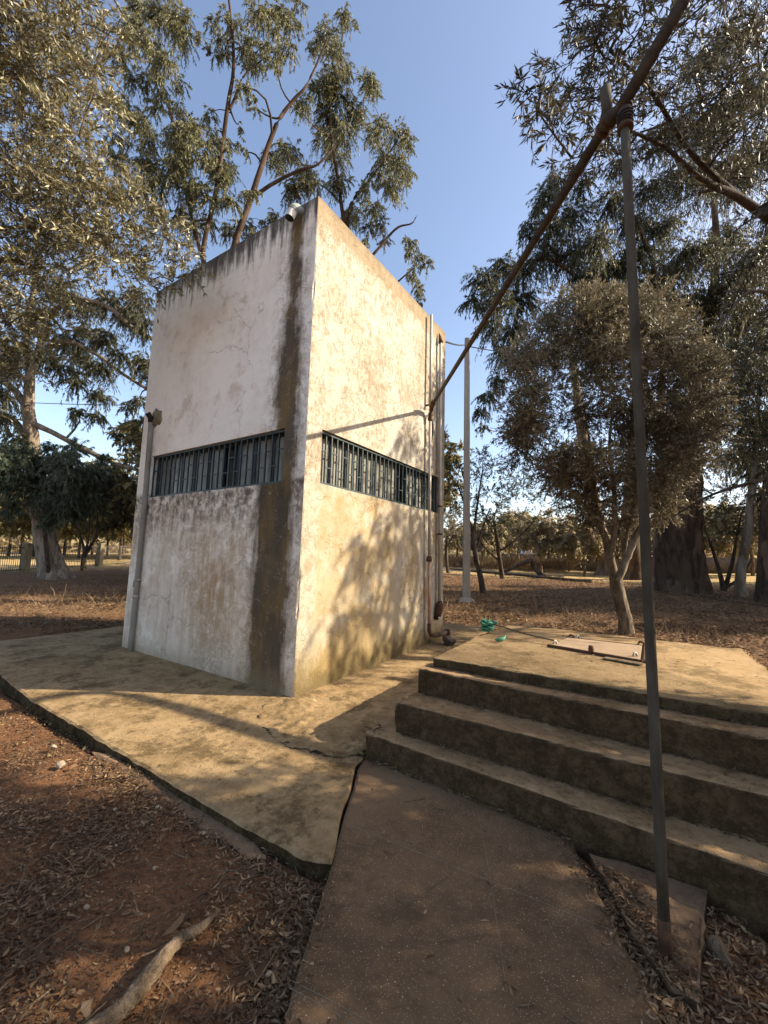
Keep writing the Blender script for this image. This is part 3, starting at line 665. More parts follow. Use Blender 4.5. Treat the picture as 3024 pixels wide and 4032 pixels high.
tube_obj('rag', [(.11, 3.25, 4.36), (.12, 3.27, 4.2), (.10, 3.28, 4.05), (.09, 3.27, 3.9)], (.02, .018, .02, .006), MAT['black'], over, 6, 10, bump=.3)

# ------------------------------------------------------------------ concrete utility pole and cables
pb = ong(1836, 2372); dpole = np.dot(pb-CAM, CF)
ptop = at(1832, 1262, dpole); hp = ptop[2]-pb[2]
up = empty('utility_pole', pb, 'tall square concrete utility pole on a flared footing', 'utility pole')
def taper(name, c, z0, z1, a0, a1, mat, parent, rot=.5):
    bm = bmesh.new(); vs = []
    for z, a in ((z0, a0), (z1, a1)):
        vs.append([bm.verts.new((c[0]+a*math.cos(rot+math.pi/4+k*math.pi/2), c[1]+a*math.sin(rot+math.pi/4+k*math.pi/2), z)) for k in range(4)])
    for k in range(4): bm.faces.new((vs[0][k], vs[0][(k+1) % 4], vs[1][(k+1) % 4], vs[1][k]))
    bm.faces.new(vs[1]); bm.faces.new(vs[0][::-1]); bmesh.ops.bevel(bm, geom=bm.edges[:], offset=.012, segments=1, affect='EDGES')
    return obj_bm(name, bm, mat, parent)
taper('shaft', pb, pb[2]-.1, ptop[2], .185, .125, MAT['cpole'], up); taper('footing', pb, pb[2]-.15, pb[2]+.17, .62, .25, MAT['cpole'], up)
k1 = np.array((-.02, TD-.05, 6.36)); k2 = np.array((pb[0], pb[1], ptop[2]-.32))
def cable(name, a, b, sag, r, label):
    t = np.linspace(0, 1, 16)[:, None]; p = a*(1-t)+b*t; p[:, 2] -= (sag*4*t*(1-t))[:, 0]
    return tag(tube_obj(name, p, r, MAT['black'], None, 6), label, 'cable')
cable('power_cable', k1, k2+(0, -.15, 0), .05, .022, 'thick black cable from tower roof corner to utility pole')
cable('power_cable', k2+(.12, .1, 0), at(2330, 1345, 21), .4, .018, 'black cable from utility pole into the big eucalyptus')
cable('power_cable', np.array((-TW-.02, 3.0, 5.4)), at(-200, 1560, 22), .2, .014, 'thin black cable from tower towards the boundary fence')

# ------------------------------------------------------------------ fence on the left
fp = [np.array(p) for p in ((-23.7, .45), (-26.3, 5.26), (-28.9, 10.1), (-31.5, 14.95))]
fence = empty('boundary_fence', (-27.6, 7.7, float(g0(-27.6, 7.7))), 'iron bar fence between square plastered posts under the trees', 'fence')
for p in fp:
    z = float(g0(*p)); taper('post', (p[0], p[1]), z-.3, z+1.58, .25, .25, MAT['fencepost'], fence, .49); taper('post_cap', (p[0], p[1]), z+1.58, z+1.64, .29, .26, MAT['fencepost'], fence, .49)
bar0 = None
for a, b in zip(fp[:-1], fp[1:]):
    za, zb = float(g0(*a)), float(g0(*b)); d = (b-a)/np.linalg.norm(b-a); L = np.linalg.norm(b-a)
    for h in (1.38, .16): tube_obj('rail', [(*a, za+h), (*b, zb+h)], .028, MAT['fencebar'], fence, 6)
    nb = 40
    for i in range(nb):
        s = .33+(L-.66)*i/(nb-1); p = a+d*s; z = za+(zb-za)*s/L
        if bar0 is None: 
            bar0 = tube_obj('bar', [(*p, z+.05), (*p, z+1.48)], .014, MAT['fencebar'], fence, 5); b00 = np.array((*p, z))
        else:
            o = bar0.copy(); COL.objects.link(o); o.location = Vector(np.array((*p, z))-b00)
# far boundary wall on the right and low water channel on the ground
def wall_run(name, pts, h, t, mat, label, cat):
    V = []; F = []
    for (x, y) in pts:
        z = float(g0(x, y)); n = np.array((0, 1)) if abs(pts[-1][0]-pts[0][0]) > abs(pts[-1][1]-pts[0][1]) else np.array((1, 0))
        for s, zz in ((-1, z-.3), (-1, z+h), (1, z+h), (1, z-.3)): V.append((x+n[0]*t*s, y+n[1]*t*s, zz))
    for i in range(len(pts)-1):
        for k in range(4): F.append((i*4+k, i*4+(k+1) % 4, i*4+4+(k+1) % 4, i*4+4+k))
    return tag(mesh_np(name, V, [np.array(F), np.array([(3, 2, 1, 0), tuple(len(V)-4+k for k in range(4))])], mat, None, False), label, cat)
wr = [(x, 46+.12*x) for x in np.linspace(-12, 42, 20)]
wall_run('boundary_wall', wr, 1.5, .2, MAT['stonewall'], 'long low brown stone wall far beyond the olive grove', 'wall')
ch = [np.array(ong(u, v)) for u, v in ((1760, 2243), (1900, 2255), (2050, 2268), (2200, 2283), (2330, 2294))]
tag(tube_obj('ground_pipe', [c+(0, 0, .06) for c in ch], .10, MAT['bark_dark'], None, 6, 20), 'long thin dark pipe lying on the ground beyond the utility pole', 'pipe')
ch = [np.array(ong(u, v)) for u, v in ((2700, 2345), (2850, 2368), (3024, 2395), (3200, 2420))]
tag(tube_obj('ground_pipe', [c+(0, 0, .04) for c in ch], .06, MAT['bark_dark'], None, 6, 20), 'thin dark pipe lying at the foot of the big eucalyptus', 'pipe')
# small hut glimpsed far behind the grove
def hut():
    c = at(2105, 2215, 48); c[2] = float(ground_z(np.array(c[0]), np.array(c[1])))-.1
    h = empty('garden_hut', c, 'small pale gabled hut glimpsed far off between the grove trunks', 'hut')
    r = np.array((CR[0], CR[1], 0))/np.hypot(CR[0], CR[1]); n = np.array((-r[1], r[0], 0)); up = np.array((0, 0, 1))
    def prism(name, prof, d0, d1, mat):
        bm = bmesh.new(); A = [bm.verts.new(c+r*x+up*z+n*d0) for x, z in prof]; B = [bm.verts.new(c+r*x+up*z+n*d1) for x, z in prof]; m = len(prof)
        bm.faces.new(A); bm.faces.new(B[::-1])
        for i in range(m): bm.faces.new((A[i], B[i], B[(i+1) % m], A[(i+1) % m]))
        bmesh.ops.recalc_face_normals(bm, faces=bm.faces[:]); obj_bm(name, bm, mat, h)
    prism('wall', [(-1.3, 0), (1.3, 0), (1.3, 1.3), (-1.3, 1.3)], 0, 3, MAT['stonewall']); prism('gable', [(-1.3, 1.301), (1.3, 1.301), (0, 2.4)], .02, 2.98, MAT['spout_white'])
    prism('roof', [(-1.5, 1.2), (0, 2.46), (0, 2.54), (-1.55, 1.24)], -.15, 3.15, MAT['spout_white']); prism('roof', [(.0, 2.46), (1.5, 1.2), (1.55, 1.24), (0.001, 2.54)], -.15, 3.15, MAT['spout_white'])
    prism('door', [(.3, 0), (1.0, 0), (1.0, 1.25), (.3, 1.25)], -.03, .03, MAT['black'])
hut()

# ------------------------------------------------------------------ trees
def unit(v): return v/(np.linalg.norm(v, axis=-1, keepdims=True)+1e-9)
def leaves_mesh(P, D, L, W, rg, fold=.25):
    n = len(P); side = unit(np.cross(D, unit(rg.normal(size=(n, 3))))); nor = np.cross(side, D)
    L = L[:, None]; W = W[:, None]; b = nor*L*rg.uniform(-.18, .18, (n, 1))
    v0 = P; v1 = P+D*L*.45+side*W*.5+nor*W*fold+b*.6; v2 = P+D*L; v3 = P+D*L*.45-side*W*.5+nor*W*fold+b*.6
    V = np.stack([v0, v1, v2+b*0, v3], 1).reshape(-1, 3); F = np.arange(n*4).reshape(n, 4)
    return V, F
STY = {  # leaf length, width, twigs per m2 of clump, leaves per twig, droop, leaf hang, twig radius
    'olive': dict(L=.068, W=.0165, tw=62, lf=22, droop=.15, hang=.0, r=.0035),
    'olive_near': dict(L=.075, W=.0135, tw=52, lf=17, droop=.12, hang=.05, r=.004),
    'euc': dict(L=.14, W=.023, tw=46, lf=38, droop=.75, hang=1.3, r=.006),
    'far': dict(L=.24, W=.085, tw=9, lf=34, droop=.3, hang=.4, r=.012),
}
def tree(name, label, base, limbs, clumps, style, bark_m, leaf_m, seed, dens=1.0, cat='tree', group=None, rmin=.012, droop=None, Lmul=1.0, bare=0):
    """limbs: list of lists of (x,y,z,r); clumps: (x,y,z,R). Branches grow greedily from limbs to clumps."""
    rg = np.random.default_rng(seed); st = STY[style]; root = empty(name, base, label, cat, group)
    allV, allF = [], []; off = 0
    def add(V, F):
        nonlocal off
        allV.append(V); allF.append(F+off); off += len(V)
    nodes = []
    for lm in limbs:
        k = max(6, 5*(len(lm)-1)); pr = smooth_poly(np.array(lm, float), k); n = 14 if lm[0][3] > .1 else 8
        sp_ = np.linalg.norm(pr[1]-pr[0]); pr[1:-1, :3] += rg.normal(0, 1, (k-2, 3))*np.minimum(pr[1:-1, 3:4]*.05, sp_*.06)*np.array((1, 1, .3))
        V, F = tubes(pr[None, :, :3], pr[None, :, 3], n)
        ax = np.repeat(pr[:, :3], n, 0); V = ax+(V-ax)*(1+.09*np.tile(rg.uniform(-1, 1, n), k)[:, None]+.03*rg.uniform(-1, 1, (len(V), 1)))
        add(V, F); nodes += [tuple(q) for q in pr[2:]]
    C = np.array(clumps, float); N = np.array(nodes); todo = list(range(len(C)))
    while todo:
        # nearest clump to the skeleton
        D = np.linalg.norm(C[todo][:, None, :3]-N[None, :, :3], axis=2)+.6*np.maximum(0, N[None, :, 2]-C[todo][:, 2:3])
        i, j = np.unravel_index(np.argmin(D), D.shape); c = C[todo.pop(i)]; p = N[j]
        L = np.linalg.norm(c[:3]-p[:3]); K = 5; t = np.linspace(0, 1, K)[:, None]
        pts = p[:3]*(1-t)+c[:3]*t+np.sin(t*np.pi)*(rg.normal(0, .10, 3)*L+np.array((0, 0, .10*L)))
        r0 = max(rmin*.8, min(p[3]*.62, .016+.022*L+.02*c[3])); rr = r0*(1-t[:, 0])+max(rmin*.5, r0*.5)*t[:, 0]
        V, F = tubes(pts[None], rr[None], 6); add(V, F)
        N = np.vstack([N, np.column_stack([pts[1:], rr[1:]])])
    LP, LD = [], []; TP, TR = [], []
    for x, y, z, R in C:
        nt = max(4, int(st['tw']*dens*R*R*4)); c = np.array((x, y, z)); K = 5; t = np.linspace(0, 1, K)
        d = unit(rg.normal(size=(nt, 3))+np.array((0, 0, .15)))
        s0 = c+d*rg.uniform(0, .45, (nt, 1))*R+rg.normal(0, .12*R, (nt, 3))
        ln = R*rg.uniform(.45, 1.05, (nt, 1)); dr = (st['droop'] if droop is None else droop)*R*rg.uniform(.5, 1.3, (nt, 1))
        d2 = unit(d+rg.normal(0, .35, (nt, 3)))
        P = s0[:, None]+(d[:, None]*t[:, None]*(1-t[:, None]*.5)+d2[:, None]*(t[:, None]**2*.5))*ln[:, None]
        P[:, :, 2] -= dr*t[None]**2
        TP.append(P); TR.append(np.repeat((st['r']*(1-.75*t))[None], nt, 0))
        m = st['lf']; tt = rg.uniform(.12, 1, (nt, m)); ii = np.minimum((tt*(K-1)).astype(int), K-2); fr = (tt*(K-1)-ii)[..., None]
        a = np.take_along_axis(P, ii[..., None], 1); b = np.take_along_axis(P, (ii+1)[..., None], 1)
        pos = a*(1-fr)+b*fr; tan = unit(b-a)
        dd = unit(tan*.9+rg.normal(0, .62, tan.shape)+np.array((0, 0, -st['hang'])))
        kp = rg.uniform(0, 1, nt) > bare
        LP.append(pos[kp].reshape(-1, 3)); LD.append(dd[kp].reshape(-1, 3))
    V, F = tubes(np.concatenate(TP), np.concatenate(TR), 3); add(V, F)
    mesh_np('trunk', np.concatenate(allV), [np.concatenate(allF)], bark_m, root)
    LP = np.concatenate(LP); LD = np.concatenate(LD); n = len(LP); sz = rg.uniform(.6, 1.25, n)
    V, F = leaves_mesh(LP, LD, st['L']*Lmul*sz, st['W']*Lmul*sz*rg.uniform(.8, 1.2, n), rg)
    cr = mesh_np('crown', V, [F], leaf_m, root, False); cr['kind'] = 'stuff'
    return root
def px(lst, d, rmul=1.0, seed=0, dj=0.0):
    """measured clumps (u, v, radius) at a distance, spread in depth"""
    rg = np.random.default_rng(seed); out = []
    for q in lst:
        u, v, r = q[:3]; dd = (q[3] if len(q) > 3 else d)+rg.normal(0, 1)*dj
        out.append((*at(u, v, dd), r*dd/FPX*rmul))
    return out
def more(lst, k, sp, rs, seed):
    rg = np.random.default_rng(seed); return list(lst)+[(q[0]+rg.normal(0, sp), q[1]+rg.normal(0, sp), q[2]*rs*rg.uniform(.7, 1.2)) for q in lst for _ in range(k)]
def limb(pts, d, ws=1.0): 
    out = []
    for q in pts:
        u, v, w = q[:3]; dd = q[3] if len(q) > 3 else d; out.append((*at(u, v, dd), w*ws*dd/FPX*.5))
    return out
def ellipsoid(c, r, n, R, seed, shell=.35, zmin=None):
    rg = np.random.default_rng(seed); d = unit(rg.normal(size=(n, 3))); k = rg.uniform(shell, 1, (n, 1))**(1/2.2); p = np.array(c)+d*k*np.array(r)
    if zmin is not None: p[:, 2] = np.maximum(p[:, 2], zmin+rg.uniform(0, .4, n))
    return [(*q, R*rg.uniform(.75, 1.25)) for q in p]

# --- olive on the left, trunk just outside the frame
b1 = at(-560, 2300, 5.6); b1[2] = float(g0(b1[0], b1[1]))
ol = [(60, 60, 230, 5.4), (280, 130, 190, 5.4), (-150, 330, 260, 5.4), (120, 330, 240, 5.5), (360, 290, 130, 5.4), (80, 580, 250, 5.6), (310, 540, 170, 5.5), (420, 420, 80, 5.4), (40, 830, 250, 5.8), (290, 800, 220, 5.8), (510, 850, 170, 6.0), (640, 930, 150, 6.1), (730, 1040, 90, 6.1),
      (440, 1010, 190, 6.0), (140, 1060, 220, 5.9), (580, 1120, 95, 6.1), (30, 1280, 170, 5.9), (230, 1270, 130, 6.1), (110, 1430, 110, 5.9), (390, 680, 120, 5.7), (-200, 700, 260, 5.2), (-150, 1050, 250, 5.4), (430, 140, 70, 5.4), (200, 950, 200, 6.4), (360, 940, 150, 6.6), (190, 200, 200, 6.2), (230, 450, 180, 6.3), (170, 700, 200, 6.4), (-30, -120, 260, 5.4), (250, -120, 190, 5.4), (680, 1110, 60, 6.1), (-250, 40, 260, 5.2), (20, 1480, 90, 6.0)]
tree('olive_tree', 'olive tree with sunlit branches hanging over the tower roof corner', b1,
     [[(*b1-np.array((0, 0, .2)), .30), (*(b1+(.15, .0, .9)), .24), (*(b1+(.25, .1, 1.9)), .22)],
      [(*(b1+(.25, .1, 1.9)), .20), (*at(-350, 1300, 5.6), .13), (*at(-100, 1050, 5.8), .08), (*at(0, 905, 5.9), .030), (*at(250, 905, 5.9), .022), (*at(480, 938, 6.0), .012)],
      [(*(b1+(.25, .1, 1.9)), .16), (*at(-420, 900, 5.3), .11), (*at(-200, 450, 5.4), .07), (*at(100, 150, 5.5), .03)]],
     px(ol, 5.8)+ellipsoid((b1[0]-.8, b1[1]-.3, 5.0), (1.8, 1.8, 2.2), 16, .7, 3), 'olive', MAT['bark_olive'], MAT['leaf_olive_sun'], 11, .80, Lmul=1.18)

# --- eucalyptus with several stems behind the tower
E1 = [(510, 90, 60), (560, 120, 70), (640, 50, 80), (700, 60, 70), (720, 130, 60), (600, 190, 50), (660, 240, 60), (640, 330, 45), (720, 330, 40), (560, 480, 60), (590, 560, 60), (580, 640, 60), (690, 560, 70), (740, 500, 60), (780, 490, 40), (700, 640, 70), (750, 590, 60), (800, 600, 50), (640, 700, 60), (720, 740, 70), (780, 730, 50), (860, 560, 40), (900, 560, 40), (480, 560, 50), (470, 640, 50), (860, 640, 60), (900, 670, 50), (830, 780, 60),
      (880, 60, 40), (930, 100, 50), (1010, 40, 60), (1060, 60, 50), (870, 150, 40), (885, 200, 45), (960, 180, 50), (1040, 190, 50), (1090, 120, 40), (1000, 240, 50), (1060, 250, 40), (960, 340, 40), (990, 380, 30), (940, 490, 22), (975, 600, 28), (920, 800, 40), (980, 770, 40), (880, 720, 40), (560, 20, 60), (1180, 5, 40), (1110, 40, 50), (1150, 80, 50), (1140, 180, 50)]
E2 = [(1350, 60, 40), (1380, 90, 38), (1280, 110, 50), (1250, 170, 50), (1320, 200, 60), (1360, 280, 50), (1300, 300, 60), (1260, 340, 60), (1200, 400, 50), (1340, 380, 70), (1440, 310, 50), (1460, 350, 40), (1400, 430, 60), (1290, 450, 60), (1350, 520, 70), (1270, 540, 60), (1110, 580, 50), (1160, 600, 50), (1100, 640, 40), (1200, 680, 60), (1150, 740, 60), (1250, 720, 50), (1330, 620, 60), (1320, 720, 50), (1470, 540, 50), (1500, 500, 50), (1560, 520, 60), (1600, 560, 40), (1510, 620, 50), (1570, 640, 60), (1480, 680, 50), (1430, 760, 40), (1540, 740, 60), (1480, 830, 50), (1390, 830, 50), (1500, 880, 40), (1450, 900, 40), (1590, 700, 35), (1090, 860, 50), (960, 880, 50), (1000, 930, 40), (900, 900, 40),
      (1620, 960, 34), (1650, 1010, 38), (1625, 1075, 38), (1680, 1040, 28), (1650, 1130, 30), (1660, 1190, 22)]
dE = 14.0; bE = at(900, 2300, dE); bE[2] = float(g0(bE[0], bE[1]))
tree('eucalyptus_tree', 'tall open eucalyptus with several bare reddish stems rising behind the tower', bE,
     [[(*bE-np.array((0, 0, .3)), .42), (*at(870, 1900, dE), .36), (*at(860, 1500, dE), .32), (*at(850, 1150, dE), .26)],
      limb([(850, 1180, 40), (800, 1000, 32), (850, 760, 30), (895, 430, 27), (920, 260, 22), (908, 60, 16), (880, -160, 12)], dE, .58),
      limb([(890, 1300, 45), (915, 1000, 40), (985, 790, 36), (1080, 510, 27), (1150, 400, 20), (1210, 330, 15), (1290, 150, 9)], dE-.4, .58),
      limb([(990, 780, 24), (1080, 720, 22), (1180, 670, 17), (1255, 645, 14), (1330, 560, 8)], dE-.8, .58),
      limb([(840, 1150, 34), (760, 880, 24), (690, 520, 24), (640, 340, 22), (560, 180, 16), (450, 0, 11), (400, -100, 9)], dE+.6, .58),
      limb([(905, 430, 20), (940, 350, 15), (960, 300, 10), (1050, 220, 6)], dE, .58)],
     px(more(E1, 1, 34, .85, 1)+[(520, 300, 60), (460, 200, 60), (500, 420, 60), (610, 420, 50), (540, 760, 60), (620, 820, 60), (700, 850, 60), (760, 900, 50), (820, 880, 50), (480, 760, 60), (440, 400, 60), (580, 300, 50), (700, 420, 50), (820, 450, 45)], dE, .95, 3, .9), 'euc', MAT['bark_limb'], MAT['leaf_euc'], 21, 1.1, Lmul=.88)
bE2 = at(1420, 2300, 16.5); bE2[2] = float(g0(bE2[0], bE2[1]))
tree('eucalyptus_tree', 'eucalyptus with a drooping leafy crown showing over the sunlit tower wall', bE2,
     [[(*bE2-np.array((0, 0, .3)), .4), (*at(1410, 1800, 16.5), .32), (*at(1380, 1300, 16.3), .26), (*at(1370, 1000, 16.2), .2)],
      limb([(1370, 1020, 36), (1370, 880, 26), (1390, 790, 22), (1470, 690, 15), (1560, 560, 9)], 16, .58), limb([(1370, 1000, 30), (1330, 700, 22), (1300, 480, 18), (1330, 300, 12), (1350, 120, 8)], 16, .58),
      limb([(1385, 1100, 26), (1480, 990, 18), (1560, 900, 14), (1620, 880, 9), (1640, 850, 6)], 16, .58), limb([(1390, 1250, 30), (1520, 1150, 16), (1600, 1080, 10), (1650, 1040, 6)], 16, .58)],
     px(more(E2, 1, 26, .8, 2), 16, .95, 4, .8), 'euc', MAT['bark_limb'], MAT['leaf_euc'], 23, 1.1, Lmul=.88)
# --- pale leaning eucalyptus by the fence
bA = ong(205, 2272); dA = np.dot(bA-CAM, CF)
EA = [(540, 1180, 70), (560, 1270, 60), (500, 1240, 60), (420, 1330, 60), (350, 1300, 60), (560, 1420, 60), (590, 1480, 40), (480, 1400, 50), (400, 1450, 60), (330, 1400, 60), (550, 1580, 40), (560, 1660, 40), (500, 1600, 30), (390, 1560, 50), (380, 1640, 40), (460, 1700, 30), (300, 1500, 50), (250, 1450, 50), (30, 1450, 60), (20, 1560, 60), (20, 1650, 50), (60, 1720, 50), (300, 1620, 40), (430, 1180, 60), (350, 1200, 60), (260, 1350, 70), (180, 1400, 60), (80, 1380, 60), (0, 1350, 80), (150, 1250, 80), (250, 1150, 80)]
SU = [(100, 1800, 75), (180, 1850, 85), (270, 1830, 75), (330, 1900, 75), (240, 1950, 85), (150, 1940, 75), (300, 2010, 55), (60, 1900, 65), (40, 2000, 45), (220, 2030, 45), (30, 1780, 50), (0, 1850, 60), (380, 1850, 50), (290, 1760, 50)]
tree('eucalyptus_tree', 'thick pale eucalyptus trunk leaning beside the boundary fence', bA,
     [limb([(222, 2300, 150), (205, 2240, 100), (178, 2120, 78), (160, 2000, 70), (140, 1860, 56), (122, 1700, 48), (108, 1600, 46)], dA),
      limb([(110, 1610, 40), (118, 1450, 30), (100, 1300, 22), (130, 1150, 14), (160, 1000, 10)], dA), limb([(105, 1600, 36), (60, 1540, 26), (10, 1500, 22), (-60, 1430, 18)], dA),
      limb([(130, 1760, 30), (60, 1660, 22), (-10, 1620, 16)], dA),
      limb([(130, 1670, 26), (200, 1700, 20), (330, 1768, 20), (460, 1828, 18), (540, 1850, 14)], dA-1),
      limb([(115, 1500, 24), (200, 1250, 20), (300, 1180, 18), (430, 1212, 16), (520, 1290, 18), (610, 1340, 16)], dA-2),
      limb([(118, 1430, 20), (250, 1345, 16), (380, 1395, 14), (480, 1470, 13), (585, 1535, 12)], dA-1)],
     px(EA, dA-1, 1, 5, 1.0), 'euc', MAT['bark_euc'], MAT['leaf_euc_dark'], 31, .8, Lmul=1.25)
bs = ong(330, 2246); ds = np.dot(bs-CAM, CF)
sk = bA+np.array((.5, -.3, 0))
SU = more(SU, 1, 45, .7, 4)
tree('sucker_shrub', 'bluish green leafy suckers bushing out from the pale eucalyptus trunk', sk, [[(*sk, .10), (*at(170, 2000, dA-1.2), .08), (*at(180, 1880, dA-1.3), .05)]],
     px(SU, dA-1.3, 1, 6, .5), 'euc', MAT['bark_dark'], MAT['leaf_teal'], 33, .75, cat='shrub', Lmul=1.25, droop=.35)
tree('young_tree', 'small forked tree standing just inside the boundary fence', bs,
     [limb([(328, 2252, 22), (330, 2200, 17), (335, 2170, 15)], ds), limb([(335, 2180, 10), (320, 2120, 8), (295, 2060, 7), (280, 1990, 5)], ds), limb([(335, 2180, 10), (350, 2110, 8), (352, 2030, 6), (345, 1950, 5)], ds),
      limb([(338, 2170, 11), (375, 2120, 9), (400, 2060, 7), (420, 1980, 5)], ds), limb([(338, 2185, 9), (360, 2150, 7), (380, 2090, 6), (385, 2000, 5)], ds)],
     px([(400, 1950, 75), (460, 1900, 65), (350, 1985, 55), (480, 1990, 60), (440, 2060, 45), (420, 1860, 60), (500, 1900, 50), (310, 1970, 50), (270, 2000, 45), (530, 1960, 45), (350, 1900, 60), (520, 2040, 40)], ds, 1, 7, .8), 'euc', MAT['bark_dark'], MAT['leaf_euc_dark'], 35, .55, Lmul=1.5, droop=.35)

# --- small olive behind the platform
bo = ong(2468, 2496); do = np.dot(bo-CAM, CF)
rg = np.random.default_rng(77); cl = []
while len(cl) < 190:
    u, v = rg.uniform(1980, 2830), rg.uniform(1130, 2060)
    e = ((u-2400)/(405 if u < 2400 else 420))**2+((v-1590)/(455 if v < 1590 else 470))**2
    if e < 1 and (v < 1850 or u > 2130+(v-1850)*.9) and rg.uniform() < .5+.5*e: cl.append((u, v, rg.uniform(60, 100), do+rg.uniform(-1.3, 1.6)*math.sqrt(max(.05, 1-e*.7))))
tree('olive_tree', 'round dusty olive tree with forked trunk right behind the platform', bo,
     [limb([(2468, 2520, 66), (2462, 2450, 52), (2444, 2370, 48), (2428, 2300, 50), (2424, 2270, 44)], do), limb([(2426, 2300, 34), (2402, 2200, 30), (2372, 2090, 24), (2300, 1990, 17), (2220, 1900, 10)], do+.1),
      limb([(2430, 2290, 30), (2455, 2230, 28), (2492, 2140, 24), (2530, 2050, 18), (2600, 1930, 12), (2640, 1800, 7)], do-.2), limb([(2405, 2200, 22), (2420, 2080, 20), (2418, 1930, 16), (2400, 1750, 11), (2420, 1550, 6)], do),
      limb([(2400, 2190, 18), (2350, 2000, 14), (2330, 1800, 10), (2300, 1600, 6)], do+.5), limb([(2452, 2235, 16), (2470, 2100, 12), (2510, 1930, 9), (2560, 1700, 6)], do+.4)],
     px(cl, do), 'olive', MAT['bark_olive'], MAT['leaf_olive_dry'], 41, .95, Lmul=1.25, bare=.06)
# --- big eucalyptus on the right
bC = ong(2680, 2335); dC = np.dot(bC-CAM, CF)
EC = [(1900, 1100, 75), (1860, 1180, 55), (1980, 1050, 75), (2060, 1060, 80), (1950, 1180, 85), (2060, 1180, 90), (1930, 1290, 65), (2020, 1300, 80), (1980, 1400, 65), (2060, 1420, 70), (1960, 1500, 50), (1920, 1560, 48), (1892, 1620, 40), (1900, 1680, 28), (2080, 900, 55), (2120, 820, 55), (2150, 760, 65), (2200, 700, 70), (2160, 900, 85), (2250, 850, 95), (2250, 1000, 95), (2150, 1000, 85), (2350, 950, 95), (2400, 1080, 95), (2300, 1100, 85), (2500, 1000, 100), (2600, 900, 100), (2620, 1080, 110), (2720, 1000, 120), (2850, 950, 120), (2900, 1100, 120), (3000, 1000, 120), (2800, 1200, 120), (2950, 1250, 120), (2700, 700, 110), (2850, 700, 120), (2550, 750, 100), (2400, 800, 90), (2950, 1450, 120), (2850, 1400, 100), (3000, 600, 120),
      (3100, 800, 130), (3150, 1150, 130), (3100, 1400, 120), (2780, 480, 110), (2920, 380, 110), (2650, 520, 90), (3080, 250, 130), (2900, 150, 110), (2750, 250, 90), (3000, 1650, 100), (2960, 1850, 70), (2880, 1550, 100), (2960, 1700, 100), (2820, 1650, 80), (3010, 1350, 110), (2780, 1330, 100), (2880, 1800, 80), (3040, 1800, 90), (2700, 1200, 100), (2560, 1180, 90), (2300, 720, 60), (2440, 640, 70), (2560, 560, 70), (2180, 1250, 80), (2160, 1380, 60), (2480, 880, 80)]
tree('eucalyptus_tree', 'huge dark trunked eucalyptus towering behind the dusty olive', bC,
     [limb([(2684, 2400, 235), (2682, 2330, 205), (2676, 2270, 182), (2668, 2180, 168), (2664, 2050, 160), (2666, 1900, 160), (2680, 1780, 140)], dC),
      limb([(2650, 1880, 90), (2560, 1600, 70), (2450, 1300, 50), (2300, 1120, 34), (2150, 1020, 22), (2000, 1080, 12)], dC, .55), limb([(2690, 1850, 100), (2740, 1550, 75), (2790, 1300, 58), (2820, 1000, 45), (2800, 700, 30), (2760, 400, 18)], dC, .55),
      limb([(2720, 1750, 70), (2850, 1450, 54), (2960, 1150, 40), (3040, 800, 26), (3080, 400, 15)], dC, .55), limb([(2600, 1680, 50), (2610, 1300, 40), (2560, 1000, 28), (2470, 800, 16)], dC-.8, .55), limb([(2860, 1400, 30), (2900, 1250, 22), (2930, 1000, 16)], dC, .55)],
     px(EC, dC, .95, 8, 1.3), 'euc', MAT['bark_eucdark'], MAT['leaf_euc_dark'], 51, .85, Lmul=1.15)
for i, (u, v, w, tops, lab) in enumerate([(2395, 2262, 95, [(2370, 2150, 62), (2340, 2000, 50), (2300, 1750, 40), (2250, 1400, 26)], 'grey eucalyptus trunk seen left of the olive fork'), (2500, 2275, 90, [(2490, 2180, 70), (2480, 2050, 62), (2500, 1750, 48), (2520, 1400, 30)], 'brown eucalyptus trunk seen between the olive stem and the post')]):
    b_ = ong(u, v); d_ = np.dot(b_-CAM, CF)
    tree('eucalyptus_tree', lab, b_, [limb([(u, v+20, w*1.2), (u-2, v-30, w*.8)]+tops, d_)],
         px([(u-180, 1350, 60), (u-60, 1250, 70), (u+60, 1300, 70), (u-120, 1480, 50), (u+20, 1150, 70), (u-40, 1050, 60), (u+100, 1180, 60)], d_, 1, 60+i, 1.5), 'euc', MAT['bark_eucdark' if i else 'bark_euc'], MAT['leaf_euc_dark'], 61+i, .4, Lmul=1.5)
